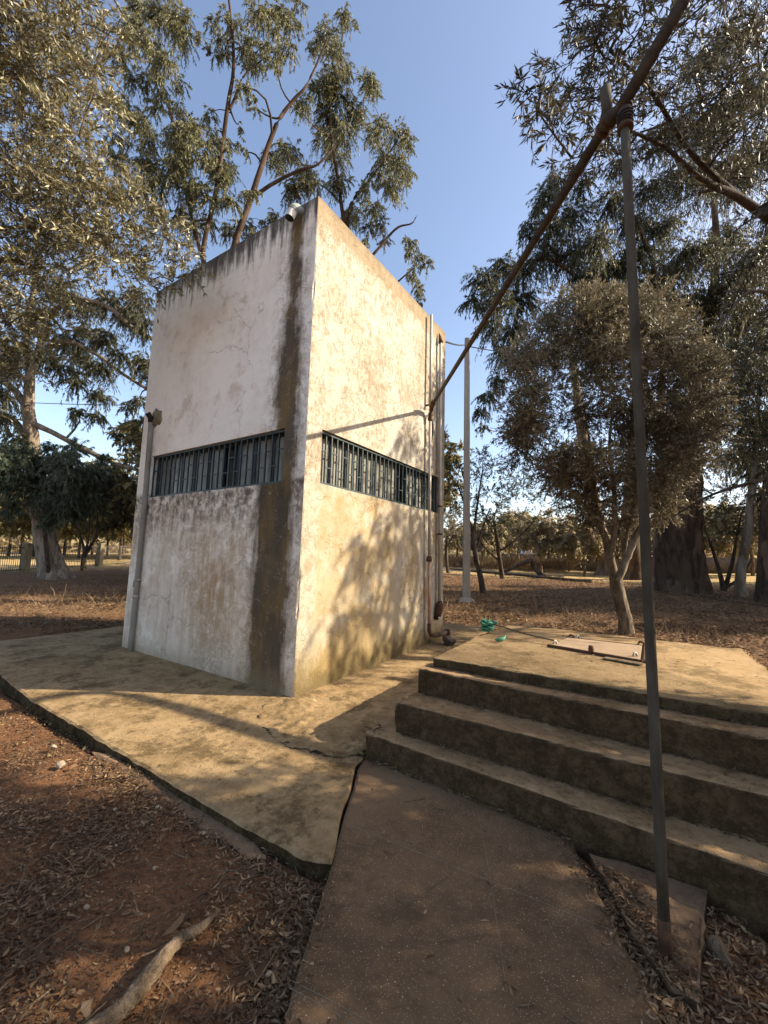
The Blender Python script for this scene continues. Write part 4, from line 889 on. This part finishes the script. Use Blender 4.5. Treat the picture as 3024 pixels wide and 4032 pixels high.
# --- olive whose trunk stands out of frame on the right, branches overhead
bD = np.array((6.75, 1.15, 0)); bD[2] = float(g0(6.75, 1.15))
OD = [(2070, 360, 60, 3.3), (2150, 300, 80, 3.3), (2120, 440, 80, 3.3), (2180, 520, 80, 3.4), (2240, 250, 80, 3.3), (2260, 400, 90, 3.4), (2250, 620, 60, 3.5), (2330, 120, 80, 3.3), (2300, 20, 70, 3.2), (2400, 30, 80, 3.3), (2380, 230, 90, 3.4), (2380, 380, 90, 3.6), (2350, 540, 80, 3.6), (2450, 130, 90, 3.5), (2480, 330, 90, 3.7), (2330, 640, 60, 3.7), (2420, 620, 70, 3.8), (2540, 60, 90, 3.6), (2560, 220, 90, 3.8), (2580, 400, 90, 4.0), (2520, 520, 70, 4.0),
      (2660, 120, 100, 3.8), (2700, 300, 100, 4.0), (2720, 470, 100, 4.2), (2640, 600, 80, 4.2), (2780, 600, 100, 4.4), (2820, 150, 110, 4.0), (2850, 350, 110, 4.2), (2900, 520, 110, 4.4), (2980, 250, 120, 4.2), (2980, 60, 120, 4.0), (3000, 450, 120, 4.4), (2880, 700, 80, 4.6), (2750, 760, 60, 4.6), (2980, 700, 80, 4.8), (2330, -80, 80, 3.2), (2500, -60, 90, 3.4), (2700, -60, 100, 3.6), (2900, -80, 120, 3.8)]
LOW = [(2900, 1150, 70, 5.0), (2990, 1050, 80, 5.0), (2980, 1280, 80, 5.2), (2850, 1320, 60, 5.4), (2950, 1480, 80, 5.4), (2820, 1560, 60, 5.6), (2900, 1680, 70, 5.6), (2990, 1620, 80, 5.4), (2780, 1720, 50, 5.8), (2840, 1820, 50, 5.8), (2960, 1800, 70, 5.6), (2720, 1840, 40, 6.0), (3010, 1930, 60, 5.8), (2920, 1930, 50, 5.8), (2650, 1750, 40, 6.0), (2700, 1600, 45, 6.0), (2960, 950, 80, 4.9), (2860, 1030, 60, 5.2), (3010, 1170, 80, 5.0), (2890, 1420, 70, 5.3), (3010, 1400, 80, 5.2), (2760, 1480, 50, 5.8), (2860, 1750, 60, 5.6), (2990, 1740, 70, 5.4), (3020, 1850, 60, 5.6), (2760, 1930, 40, 5.9), (2860, 1960, 40, 5.8)]
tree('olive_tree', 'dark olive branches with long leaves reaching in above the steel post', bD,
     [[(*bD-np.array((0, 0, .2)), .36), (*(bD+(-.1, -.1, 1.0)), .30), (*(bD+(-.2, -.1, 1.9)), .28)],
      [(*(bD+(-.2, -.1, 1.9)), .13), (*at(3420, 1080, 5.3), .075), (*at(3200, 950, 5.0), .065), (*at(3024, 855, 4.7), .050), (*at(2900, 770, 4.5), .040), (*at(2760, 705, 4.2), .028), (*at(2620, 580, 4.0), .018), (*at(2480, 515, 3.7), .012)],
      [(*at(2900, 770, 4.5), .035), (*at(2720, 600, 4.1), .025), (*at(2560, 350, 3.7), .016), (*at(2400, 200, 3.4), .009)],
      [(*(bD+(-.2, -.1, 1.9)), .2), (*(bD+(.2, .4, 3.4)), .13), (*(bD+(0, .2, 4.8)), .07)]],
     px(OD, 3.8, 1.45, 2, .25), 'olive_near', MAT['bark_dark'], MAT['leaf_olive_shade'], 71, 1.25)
LOW = [(u, v, r, d+2.8) for u, v, r, d in LOW]
bL = np.array((8.2, 4.6, 0)); bL[2] = float(g0(8.2, 4.6))
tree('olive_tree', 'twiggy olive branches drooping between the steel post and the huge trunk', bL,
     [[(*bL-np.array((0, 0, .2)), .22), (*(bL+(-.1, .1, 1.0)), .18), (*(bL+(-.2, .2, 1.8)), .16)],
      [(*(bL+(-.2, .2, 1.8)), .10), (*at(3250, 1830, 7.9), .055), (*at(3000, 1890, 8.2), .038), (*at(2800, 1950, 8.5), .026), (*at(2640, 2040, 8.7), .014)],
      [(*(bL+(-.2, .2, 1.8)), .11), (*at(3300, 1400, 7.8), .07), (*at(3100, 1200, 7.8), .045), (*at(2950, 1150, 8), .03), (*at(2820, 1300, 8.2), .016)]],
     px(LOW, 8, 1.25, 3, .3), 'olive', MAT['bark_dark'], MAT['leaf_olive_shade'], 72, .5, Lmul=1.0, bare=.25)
bF = np.array((7.7, .5, 0)); bF[2] = float(g0(7.7, .5))  # unseen crown, set and shaped for the shade on the steps
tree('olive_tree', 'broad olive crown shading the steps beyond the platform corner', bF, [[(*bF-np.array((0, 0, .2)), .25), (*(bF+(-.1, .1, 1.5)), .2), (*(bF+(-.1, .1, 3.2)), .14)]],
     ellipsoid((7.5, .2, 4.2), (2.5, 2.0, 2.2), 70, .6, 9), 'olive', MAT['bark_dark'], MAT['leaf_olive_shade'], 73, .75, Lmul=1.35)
bG = np.array((9.6, -2.4, 0)); bG[2] = float(g0(9.6, -2.4))  # out of view, put here for the shade over the path
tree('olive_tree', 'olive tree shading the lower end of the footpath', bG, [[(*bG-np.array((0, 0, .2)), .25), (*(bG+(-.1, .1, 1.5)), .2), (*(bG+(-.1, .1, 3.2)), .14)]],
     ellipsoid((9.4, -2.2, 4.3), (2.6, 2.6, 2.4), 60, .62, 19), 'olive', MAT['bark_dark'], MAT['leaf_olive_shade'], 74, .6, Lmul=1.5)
bH = np.array((8.4, 7.2, 0)); bH[2] = float(g0(8.4, 7.2))  # off frame, put here for the dapples on the wall
tree('eucalyptus_tree', 'slender open eucalyptus casting dappled shade on the sunny wall', bH, [[(*bH-np.array((0, 0, .2)), .22), (*(bH+(-.1, .1, 2.5)), .18), (*(bH+(-.2, .1, 5)), .13), (*(bH+(-.4, .1, 7.5)), .07)]],
     ellipsoid((7.9, 7.5, 6.8), (2.0, 1.9, 2.9), 32, .6, 29), 'euc', MAT['bark_euc'], MAT['leaf_euc'], 75, .36)

# --- saplings near the utility pole
def sapling(name, u, v, trunk, cl, seed, label, dens=.55, bare=0, leaf='leaf_euc_dark', Lmul=1.25, d=None):
    b_ = ong(u, v); d_ = np.dot(b_-CAM, CF)
    tree(name, label, b_, [limb(t, d_) for t in trunk], px(cl, d_, 1, seed, .4), 'olive', MAT['bark_dark'], MAT[leaf], seed, dens, Lmul=Lmul, bare=bare)
sapling('young_tree', 1905, 2340, [[(1905, 2350, 26), (1890, 2260, 22), (1872, 2180, 20), (1862, 2100, 18)], [(1864, 2110, 12), (1830, 1990, 8), (1800, 1900, 5)], [(1864, 2110, 13), (1880, 1980, 9), (1900, 1850, 5)], [(1868, 2190, 11), (1900, 2080, 8), (1930, 2000, 5)]],
        [(1790, 1850, 50), (1840, 1820, 45), (1900, 1800, 45), (1940, 1850, 45), (1880, 1880, 50), (1810, 1930, 45), (1860, 1960, 45), (1930, 1940, 45), (1790, 2000, 30), (1900, 2020, 45), (1850, 2050, 40), (1930, 2060, 35), (1970, 1900, 30), (1770, 1910, 30)], 81, 'young dark tree standing beside the concrete utility pole', .5, Lmul=1.6)
sapling('young_tree', 1980, 2278, [[(1980, 2290, 20), (1970, 2220, 16), (1958, 2140, 14), (1945, 2050, 10)], [(1962, 2170, 10), (2000, 2150, 8), (2060, 2100, 6), (2120, 2030, 4)], [(1968, 2210, 8), (1920, 2170, 6), (1890, 2130, 4)]],
        [(1960, 2000, 50), (2010, 1960, 50), (2060, 1930, 50), (2110, 1970, 40), (1990, 2060, 50), (2050, 2040, 45), (2100, 2060, 30), (1930, 2080, 40), (2020, 1900, 40), (2090, 1890, 30), (1960, 2110, 35)], 83, 'young leaning tree growing behind the fallen branch', .22, Lmul=2.3)
sapling('young_tree', 1765, 2258, [[(1765, 2265, 14), (1758, 2190, 12), (1760, 2110, 9)], [(1762, 2150, 7), (1790, 2100, 5)]],
        [(1760, 2040, 45), (1790, 2010, 40), (1780, 2080, 40), (1750, 2110, 30), (1800, 2110, 30), (1740, 2000, 30), (1800, 2060, 30)], 85, 'young tree half hidden behind the sunny tower corner', .2, Lmul=2.5, leaf='leaf_olive_dry')
# right margin
sapling('shrub_tree', 2850, 2325, [[(2850, 2330, 20), (2830, 2240, 14), (2800, 2150, 9), (2770, 2060, 5)], [(2850, 2330, 18), (2880, 2230, 14), (2900, 2120, 9), (2920, 2020, 5)], [(2850, 2320, 14), (2920, 2270, 9), (2960, 2200, 5)]],
        [(2780, 2050, 55), (2840, 2020, 60), (2900, 2000, 55), (2800, 2120, 45), (2880, 2090, 50), (2940, 2080, 45), (2760, 1970, 50), (2860, 1940, 55), (2960, 1980, 45)], 87, 'many stemmed shrub right of the huge dark trunk', .3, Lmul=1.9)
b_ = ong(2922, 2352); d_ = np.dot(b_-CAM, CF)
tree('eucalyptus_tree', 'slender white stemmed eucalyptus sapling right of the huge trunk', b_, [limb([(2922, 2360, 46), (2915, 2290, 34), (2925, 2200, 32), (2945, 2100, 30), (2955, 1990, 26), (2975, 1800, 20), (2990, 1500, 12)], d_)],
     px([(2960, 1780, 50), (3010, 1700, 60), (2940, 1600, 50), (3010, 1520, 60), (3030, 1850, 60)], d_, 1, 3, .5), 'euc', MAT['bark_euc'], MAT['leaf_euc_dark'], 89, .6)
b_ = ong(3022, 2372); d_ = np.dot(b_-CAM, CF)
tree('eucalyptus_tree', 'dark trunk with a pale base patch at the right margin', b_, [limb([(3022, 2385, 90), (3020, 2300, 66), (3024, 2180, 62), (3030, 2000, 56), (3060, 1700, 44), (3090, 1300, 30)], d_)],
     px([(3080, 1650, 80), (3120, 1450, 80), (3060, 1350, 80), (3030, 1950, 60)], d_, 1, 4, .5), 'euc', MAT['bark_eucdark'], MAT['leaf_euc_dark'], 91, .6)

# --- grove and background trees: one built, others copied
def small_tree(name, label, group, seed, h, R, leaf, barkm, dens=1.0):
    rg = np.random.default_rng(seed); l = [[(0, 0, -.2, .13), (.05, 0, h*.2, .11), (.02, .05, h*.34, .10)]]
    for k in range(4):
        a = k*1.6+rg.uniform(0, .6); l.append([(.02, .05, h*.33, .07), (.3*math.cos(a)*R, .3*math.sin(a)*R, h*.5, .05), (.6*math.cos(a)*R, .6*math.sin(a)*R, h*.72, .03)])
    cl = ellipsoid((0, 0, h*.66), (R, R, h*.34), 34, R*.30, seed, .2)
    return tree(name, label, (0, 0, 0), l, cl, 'far', barkm, leaf, seed, dens, group=group)
def copy_tree(o, loc, rz, s, label=None):
    c = o.copy(); COL.objects.link(c); c.location = loc; c.rotation_euler = (0, 0, rz); c.scale = (s, s, s)
    if label: c['label'] = label
    for ch in o.children:
        q = ch.copy(); COL.objects.link(q); q.parent = c
    return c
rg = np.random.default_rng(5)
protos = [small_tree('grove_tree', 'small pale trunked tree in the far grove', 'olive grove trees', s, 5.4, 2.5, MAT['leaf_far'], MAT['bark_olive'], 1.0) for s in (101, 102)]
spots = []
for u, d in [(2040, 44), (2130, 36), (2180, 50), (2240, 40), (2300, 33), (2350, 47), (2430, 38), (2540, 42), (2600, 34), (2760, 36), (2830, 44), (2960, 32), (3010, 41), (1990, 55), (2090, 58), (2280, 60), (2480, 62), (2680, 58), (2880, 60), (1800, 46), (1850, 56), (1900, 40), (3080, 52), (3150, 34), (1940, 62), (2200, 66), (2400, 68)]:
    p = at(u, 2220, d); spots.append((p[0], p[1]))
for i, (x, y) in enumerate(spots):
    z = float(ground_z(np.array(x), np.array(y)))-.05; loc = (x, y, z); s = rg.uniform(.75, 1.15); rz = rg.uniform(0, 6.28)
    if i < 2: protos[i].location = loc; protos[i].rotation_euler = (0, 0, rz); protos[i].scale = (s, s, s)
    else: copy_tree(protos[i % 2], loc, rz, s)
pl = [small_tree('field_tree', 'sunlit tree in the field beyond the boundary fence', 'trees beyond the fence', s, 7.5, 3.1, MAT['leaf_gold'], MAT['bark_dark'], 1.0) for s in (111, 112)]
lsp = []
for u, d in [(-60, 36), (30, 44), (130, 40), (250, 48), (310, 38), (420, 44), (470, 37), (540, 50), (580, 40), (620, 46), (700, 42), (80, 56), (200, 60), (360, 58), (480, 62), (-150, 50), (900, 50), (1150, 48), (1350, 52), (560, 58)]:
    p = at(u, 2200, d); lsp.append((p[0], p[1]))
for i, (x, y) in enumerate(lsp):
    z = float(ground_z(np.array(x), np.array(y)))-.05; loc = (x, y, z); s = rg.uniform(.8, 1.35); rz = rg.uniform(0, 6.28)
    if i < 2: pl[i].location = loc; pl[i].rotation_euler = (0, 0, rz); pl[i].scale = (s, s, s)
    else: copy_tree(pl[i % 2], loc, rz, s)
for x, y in [(13, 17.5), (15.5, 22), (12.5, 21), (18, 27), (20, 33), (25, 30)]:  # off-frame trees added to throw long shadows over the middle ground
    copy_tree(pl[int(x) % 2], (x, y, float(g0(x, y))-.05), x*1.7, 1.0+.03*(y-13), 'unseen leafy tree added off to the right for its long shadow')['group'] = 'unseen trees added for their long shadows'
for x, y, k in [(-12, 11, 1.25), (-9, 14.5, 1.3), (-16, 9, 1.2), (-15, 14, 1.35), (-19, 12, 1.2)]:  # hidden trees added to shade the pale trunk and the left ground
    copy_tree(pl[int(-x) % 2], (x, y, float(g0(x, y))-.05), x*1.3, k, 'hidden leafy tree added behind the tower for its shade')['group'] = 'hidden shade trees added behind the tower'
# far woodland ring that closes the horizon
def woodland():
    rg = np.random.default_rng(55); n = 90000
    a = rg.uniform(0, 2*np.pi, n); r = rg.uniform(85, 120, n); x, y = 2+r*np.cos(a), r*np.sin(a)
    h = 3.2+2.2*fbm(a*14, r*.05, 6, 3)+1.8*fbm(a*60, r*.2, 8, 2); z = g0(x, y)+rg.uniform(0, 1, n)**.8*h
    P = np.stack([x, y, z], 1); D = unit(rg.normal(size=(n, 3))); V, F = leaves_mesh(P, D, rg.uniform(.8, 1.6, n), rg.uniform(.5, 1.0, n), rg)
    tag(mesh_np('far_woodland', V, [F], MAT['leaf_far'], None, False), 'far off belt of woodland closing the view', 'woodland', kind='stuff')
woodland()
# dry brush behind the utility pole
def brush():
    rg = np.random.default_rng(56); n = 9000; u = rg.uniform(1745, 2250, n); d = rg.uniform(38, 46, n)
    P = CAM+d[:, None]*(CF+CR*((u-1512)/FPX)[:, None]-CU*((2215-2016)/FPX)); P[:, 2] = g0(P[:, 0], P[:, 1])+rg.uniform(0, .3, n)
    D = unit(rg.normal(0, .5, (n, 3))+np.array((0, 0, 1))); V, F = leaves_mesh(P, D, rg.uniform(.5, 1.3, n), np.full(n, .035), rg)
    tag(mesh_np('dry_brush', V, [F], MAT['straw'], None, False), 'tall dry brush behind the utility pole', 'brush', kind='stuff')
brush()

# ------------------------------------------------------------------ fallen branch, root, stones, twigs, litter
bl = [np.array(ong(u, v)) for u, v in ((1930, 2278), (2090, 2262), (2225, 2288))]
dl = np.dot(bl[1]-CAM, CF)
fb = empty('fallen_branch', bl[1], 'dead forked branch fallen on the ground behind the utility pole', 'branch')
tube_obj('limb', [at(1925, 2276, dl), at(1990, 2250, dl), at(2050, 2222, dl), at(2092, 2205, dl)], (.06, .11, .14, .16), MAT['bark_dark'], fb, 8, 14, bump=.12)
tube_obj('limb', [at(2088, 2202, dl), at(2110, 2240, dl), at(2135, 2270, dl-.5), at(2165, 2284, dl-1), at(2222, 2282, dl-1.3)], (.15, .19, .20, .24, .27), MAT['bark_dark'], fb, 10, 18, bump=.12)
tube_obj('twig', [at(2120, 2275, dl-.5), at(2080, 2282, dl-.5), at(2065, 2280, dl-.5)], (.05, .04, .015), MAT['bark_dark'], fb, 6)
r1, r2 = onz(865, 3555, -.09), onz(400, 4100, -.09); rm = onz(690, 3720, -.09)
tag(tube_obj('exposed_root', [r1+(0, 0, -.03), onz(800, 3640, -.09)+(0, 0, -.005), rm+(.01, 0, .012), onz(575, 3870, -.09)+(0, 0, .012), onz(470, 3990, -.09)+(0, 0, .010), r2+(-.05, -.1, .02)], (.006, .018, .025, .034, .031, .036), MAT['wood'], None, 16, 60, bump=.13, seed=3),
    'pale weathered root breaking the red earth beside the footpath', 'root')
def stone(u, v, s, seed, lab, mat='stone', z=-.11, grp=None):
    c = onz(u, v, z); tag(rock('stone', (c[0], c[1], z+s[2]*.45), s, seed, MAT[mat], None, 2, seed*.7), lab, 'stone', grp)
stone(2838, 3790, (.085, .05, .06), 21, 'pale angular rock against the post footing', 'wood')
stone(237, 3020, (.045, .035, .035), 22, 'white angular stone on sunlit earth left of the apron')
stone(210, 2945, (.035, .022, .02), 23, 'pale pebble on the red earth beside the apron edge')
for i, (u, v) in enumerate([(452, 3190), (340, 3575), (610, 3420), (1058, 3838), (500, 3740), (800, 3285), (155, 3010), (620, 3180)]):
    stone(u, v, (.016, .013, .012), 40+i, 'tiny pale pebble lying in the leaf litter', grp='pebbles in the leaf litter')
stone(1130, 2930, (.01, .05, .02), 61, 'dark bark chip standing on the apron', 'bark_dark', -.05)

def surf_z(x, y):
    z = ground_z(x, y); z = np.where(in_poly(x, y, PLN), -.047, z)
    z = np.where(in_poly(x, y, PATH), PATH_Z+.002, z); z = np.where(in_poly(x, y, APRON), apron_z(x, y)+.004, z)
    z = np.where((x > 1.47) & (x < 4.75) & (y > -.60-(x-1.47)*.088) & (y < -.4), .142, z)
    z = np.where((x > 1.67) & (x < 4.74) & (y > -.435-(x-1.67)*.039) & (y < -.05), .393, z); z = np.where((x > 1.69) & (x < 4.73) & (y > -.065-(x-1.69)*.072) & (y < .1), .615, z)
    z = np.where((x > 1.77) & (x < 4.45) & (y > .085-(x-1.77)*.034) & (y < 2.98), .702, z)
    return z
def litter_leaves(name, X, Y, rg, L, W, lift, mat, label):
    n = len(X); Z = surf_z(X, Y)+lift*rg.uniform(0, 1, n)
    a = rg.uniform(0, 2*np.pi, n); D = np.stack([np.cos(a), np.sin(a), rg.normal(0, .16, n)], 1); D = unit(D)
    U = unit(np.stack([rg.normal(0, .45, n), rg.normal(0, .45, n), np.ones(n)], 1)); Sd = unit(np.cross(D, U)); U = np.cross(Sd, D)
    l = L*rg.uniform(.5, 1.4, n)[:, None]; w = W*rg.uniform(.6, 1.4, n)[:, None]; curl = l*rg.normal(.06, .16, n)[:, None]; bend = Sd*l*rg.normal(0, .13, n)[:, None]; cup = w*rg.uniform(-.1, .5, n)[:, None]
    P = np.stack([X, Y, Z], 1)
    def row(t, ww): c = P+D*l*(t-.5)+U*curl*(4*(t-.5)**2)+bend*(1-4*(t-.5)**2); return c+Sd*w*ww*.5+U*cup*ww, c-Sd*w*ww*.5+U*cup*ww
    a0 = P-D*l*.5+U*curl; r1 = row(.3, 1.0); r2 = row(.65, .85); a3 = P+D*l*.5+U*curl
    V = np.stack([a0, r1[0], r1[1], r2[0], r2[1], a3], 1); V[:, :, 2] = np.maximum(V[:, :, 2], Z[:, None]-.004-lift*.2); V = V.reshape(-1, 3); i = np.arange(n)*6
    T = np.concatenate([np.stack([i, i+1, i+2], 1), np.stack([i+3, i+5, i+4], 1)]); Q = np.stack([i+1, i+3, i+4, i+2], 1)
    return tag(mesh_np(name, V, [T, Q], mat, None, False), label, 'litter', kind='stuff')
rg = np.random.default_rng(91)
def scatter(n, cx, cy, sx, sy, f): 
    x = rg.normal(cx, sx, n); y = rg.normal(cy, sy, n); k = f(x, y); return x[k], y[k]
noap = lambda x, y: ~in_poly(x, y, APRON) & ~in_poly(x, y, PATH) & ~in_poly(x, y, PLAT)
X, Y = [], []
def addxy(q): X.append(q[0]); Y.append(q[1])
clus = lambda x, y: noap(x, y) & (fbm(x*2.2, y*2.2, 17, 3)+rg.uniform(-.25, .35, len(x)) > .10)
addxy(scatter(34000, 1.2, -3.0, 1.6, .8, clus))            # red earth in front
addxy(scatter(20000, -1.5, -2.6, 2.4, .8, clus))
for s in (-1, 1):                                           # drifts along both path edges
    n = 5200; t = rg.uniform(0, 1, n); off = np.abs(rg.normal(0, .10, n))
    if s < 0: x = 2.10+t*1.4-off; y = -1.86-t*2.5-off*.5
    else: x = 3.17+t*1.1+off; y = -.78-t*2.1+off*.4
    k = noap(x, y); X.append(x[k]); Y.append(y[k])
n = 9000; x = rg.uniform(3.76, 4.9, n); y = rg.uniform(-2.4, -.80, n); k = ~in_poly(x, y, PATH) & ~in_poly(x, y, PLN) & (y < -.605-(x-1.47)*.088-.01); X.append(x[k]); Y.append(y[k])
n = 1500; x = rg.uniform(-.5, 2.1, n); y = -1.9-np.abs(rg.normal(0, .09, n)); k = noap(x, y); X.append(x[k]); Y.append(y[k])
litter_leaves('leaf_litter', np.concatenate(X), np.concatenate(Y), rg, .043, .0098, .02, MAT['litter'], 'dry curled leaves strewn over the red earth near the path')
X, Y = [], []
addxy(scatter(30000, .8, -2.9, 1.8, .8, noap)); addxy(scatter(15000, -2, -2.4, 2.4, .7, noap))
litter_leaves('leaf_crumbs', np.concatenate(X), np.concatenate(Y), rg, .022, .006, .012, MAT['litter'], 'crumbled leaf bits between the larger dry leaves')
X, Y = [], []
addxy(scatter(70000, 2, 8.5, 6, 4.5, lambda x, y: noap(x, y) & (y > 1.5) & (fbm(x*1.1, y*1.1, 5, 3)+rg.uniform(-.3, .4, len(x)) > 0)))
addxy(scatter(45000, -9, 3, 5, 4, lambda x, y: noap(x, y) & (x < -4) & (fbm(x*1.1, y*1.1, 5, 3)+rg.uniform(-.3, .4, len(x)) > 0)))
addxy(scatter(40000, 1, 18, 10, 7, lambda x, y: noap(x, y)))
litter_leaves('leaf_carpet', np.concatenate(X), np.concatenate(Y), rg, .11, .03, .05, MAT['litter'], 'carpet of fallen leaves under the trees beyond the platform')
X, Y = [], []
n = 260; X.append(rg.uniform(1.5, 4.7, n)); Y.append(rg.uniform(-.6, 2.9, n))
n = 420; q = (rg.uniform(1.5, 5, n), rg.uniform(-4, -.7, n)); k = in_poly(*q, PATH); X.append(q[0][k]); Y.append(q[1][k])
n = 420; q = (rg.uniform(-6, 2, n), rg.uniform(-1.8, 1, n)); k = in_poly(*q, APRON); X.append(q[0][k]); Y.append(q[1][k])
for y0, sl_ in ((-.435, .039), (-.065, .072), (.085, .034)):
    n = 420; x = rg.uniform(1.75, 4.6, n); X.append(x); Y.append(y0-(x-1.69)*sl_-.012-np.abs(rg.normal(0, .012, n)))
n = 300; x = rg.uniform(1.5, 3.2, n); X.append(x); Y.append(-.605-(x-1.47)*.088-.015-np.abs(rg.normal(0, .012, n)))
n = 260; X.append(rg.normal(1.45, .07, n)); Y.append(rg.normal(-.42, .14, n))
n = 500; t_ = rg.uniform(0, 1, n); off = np.abs(rg.normal(0, .05, n)); X.append(2.10+t_*1.4+off); Y.append(-1.84-t_*2.5); X.append(3.17+t_*1.1-off); Y.append(-.80-t_*2.1)
litter_leaves('stray_leaves', np.concatenate(X), np.concatenate(Y), rg, .035, .008, .006, MAT['litter'], 'stray dry leaf bits on the steps and paving')
def twigs():
    n = 520; x = np.concatenate([rg.normal(1.0, 1.8, n), rg.uniform(3.2, 5, 160), rg.uniform(1.6, 4.2, 46)]); y = np.concatenate([rg.normal(-2.9, .7, n), rg.uniform(-2.8, -.8, 160), rg.uniform(-3, -.8, 46)])
    k = np.concatenate([noap(x[:n+160], y[:n+160]), in_poly(x[n+160:], y[n+160:], PATH)]); x, y = x[k], y[k]; n = len(x)
    a = rg.uniform(0, 6.28, n); L = rg.gamma(2.0, .04, n)+.03; t = np.linspace(-.5, .5, 5); cv = rg.normal(0, .25, n)
    px_ = x[:, None]+L[:, None]*(np.cos(a)[:, None]*t-np.sin(a)[:, None]*cv[:, None]*(t**2)); py_ = y[:, None]+L[:, None]*(np.sin(a)[:, None]*t+np.cos(a)[:, None]*cv[:, None]*t**2)
    pz = surf_z(x, y)[:, None]+.008+rg.uniform(0, .02, n)[:, None]+np.zeros((1, 5)); pz = np.where(in_poly(px_, py_, PATH), np.maximum(PATH_Z+.006, pz*0+PATH_Z+.006), pz)
    V, F = tubes(np.stack([px_, py_, pz], -1), np.repeat(rg.uniform(.0012, .0035, n)[:, None], 5, 1), 5)
    tag(mesh_np('fallen_twigs', V, [F], MAT['wood'], None), 'thin fallen twigs scattered over earth and path', 'twigs', kind='stuff')
twigs()
def straw():
    n = 30000; x = np.concatenate([rg.normal(1, 6, n), rg.normal(-9, 4, n//2), rg.normal(.5, 1.6, 90)]); y = np.concatenate([rg.normal(11, 6, n), rg.normal(4, 3.5, n//2), rg.normal(-2.7, .6, 90)]); k = noap(x, y) & ((y > 3.6) | (x < -6.2) | (y < -1.9)); x, y = x[k], y[k]; n = len(x)
    P = np.stack([x, y, surf_z(x, y)], 1); D = unit(np.stack([rg.normal(0, .8, n), rg.normal(0, .8, n), np.abs(rg.normal(0, .6, n))+.05], 1))
    V, F = leaves_mesh(P, D, rg.gamma(2, .10, n)+.04, np.where(y < -1.5, .003, .008), rg, .1)
    tag(mesh_np('dry_grass', V, [F], MAT['straw'], None, False), 'sparse dry grass stalks over the litter', 'grass', kind='stuff')
straw()
# dead weed stalks left of the tower and thin nylon lines on the path
for i, (u, v, tips) in enumerate([(600, 0, 0), ]): pass
dw = ong(215, 2390); weed = empty('dead_weed', dw, 'leafless dead weed stalks on the sunlit strip left of the tower', 'weed'); dd_ = np.dot(dw-CAM, CF)
for (a, b) in (((190, 2392), (265, 2325)), ((195, 2395), (275, 2355)), ((215, 2350), (200, 2310)), ((380, 2385), (335, 2335)), ((384, 2385), (405, 2355)), ((150, 2400), (100, 2330)), ((235, 2380), (262, 2300))):
    tube_obj('stalk', [at(*a, dd_), at((a[0]+b[0])/2+4, (a[1]+b[1])/2-3, dd_), at(*b, dd_)], (.010, .008, .003), MAT['straw'], weed, 5, 6)
for i, (p, q, lab) in enumerate([((1868, 3132), (1995, 3900), 'faint nylon line lying along the middle of the footpath'), ((1380, 3250), (2500, 3700), 'faint nylon line lying slantwise across the footpath'), ((1150, 3862), (1480, 4040), 'pale green nylon line crossing the footpath edge'), ((1140, 3890), (1400, 4040), 'second pale green nylon line beside the path edge')]):
    a, b = onz(*p, PATH_Z+.006), onz(*q, PATH_Z+.006); m_ = (a+b)/2+np.array((.01, .006, 0))
    tag(tube_obj('nylon_line', [a, m_, b], .0008, MAT['wire'], None, 5, 10), lab, 'line')
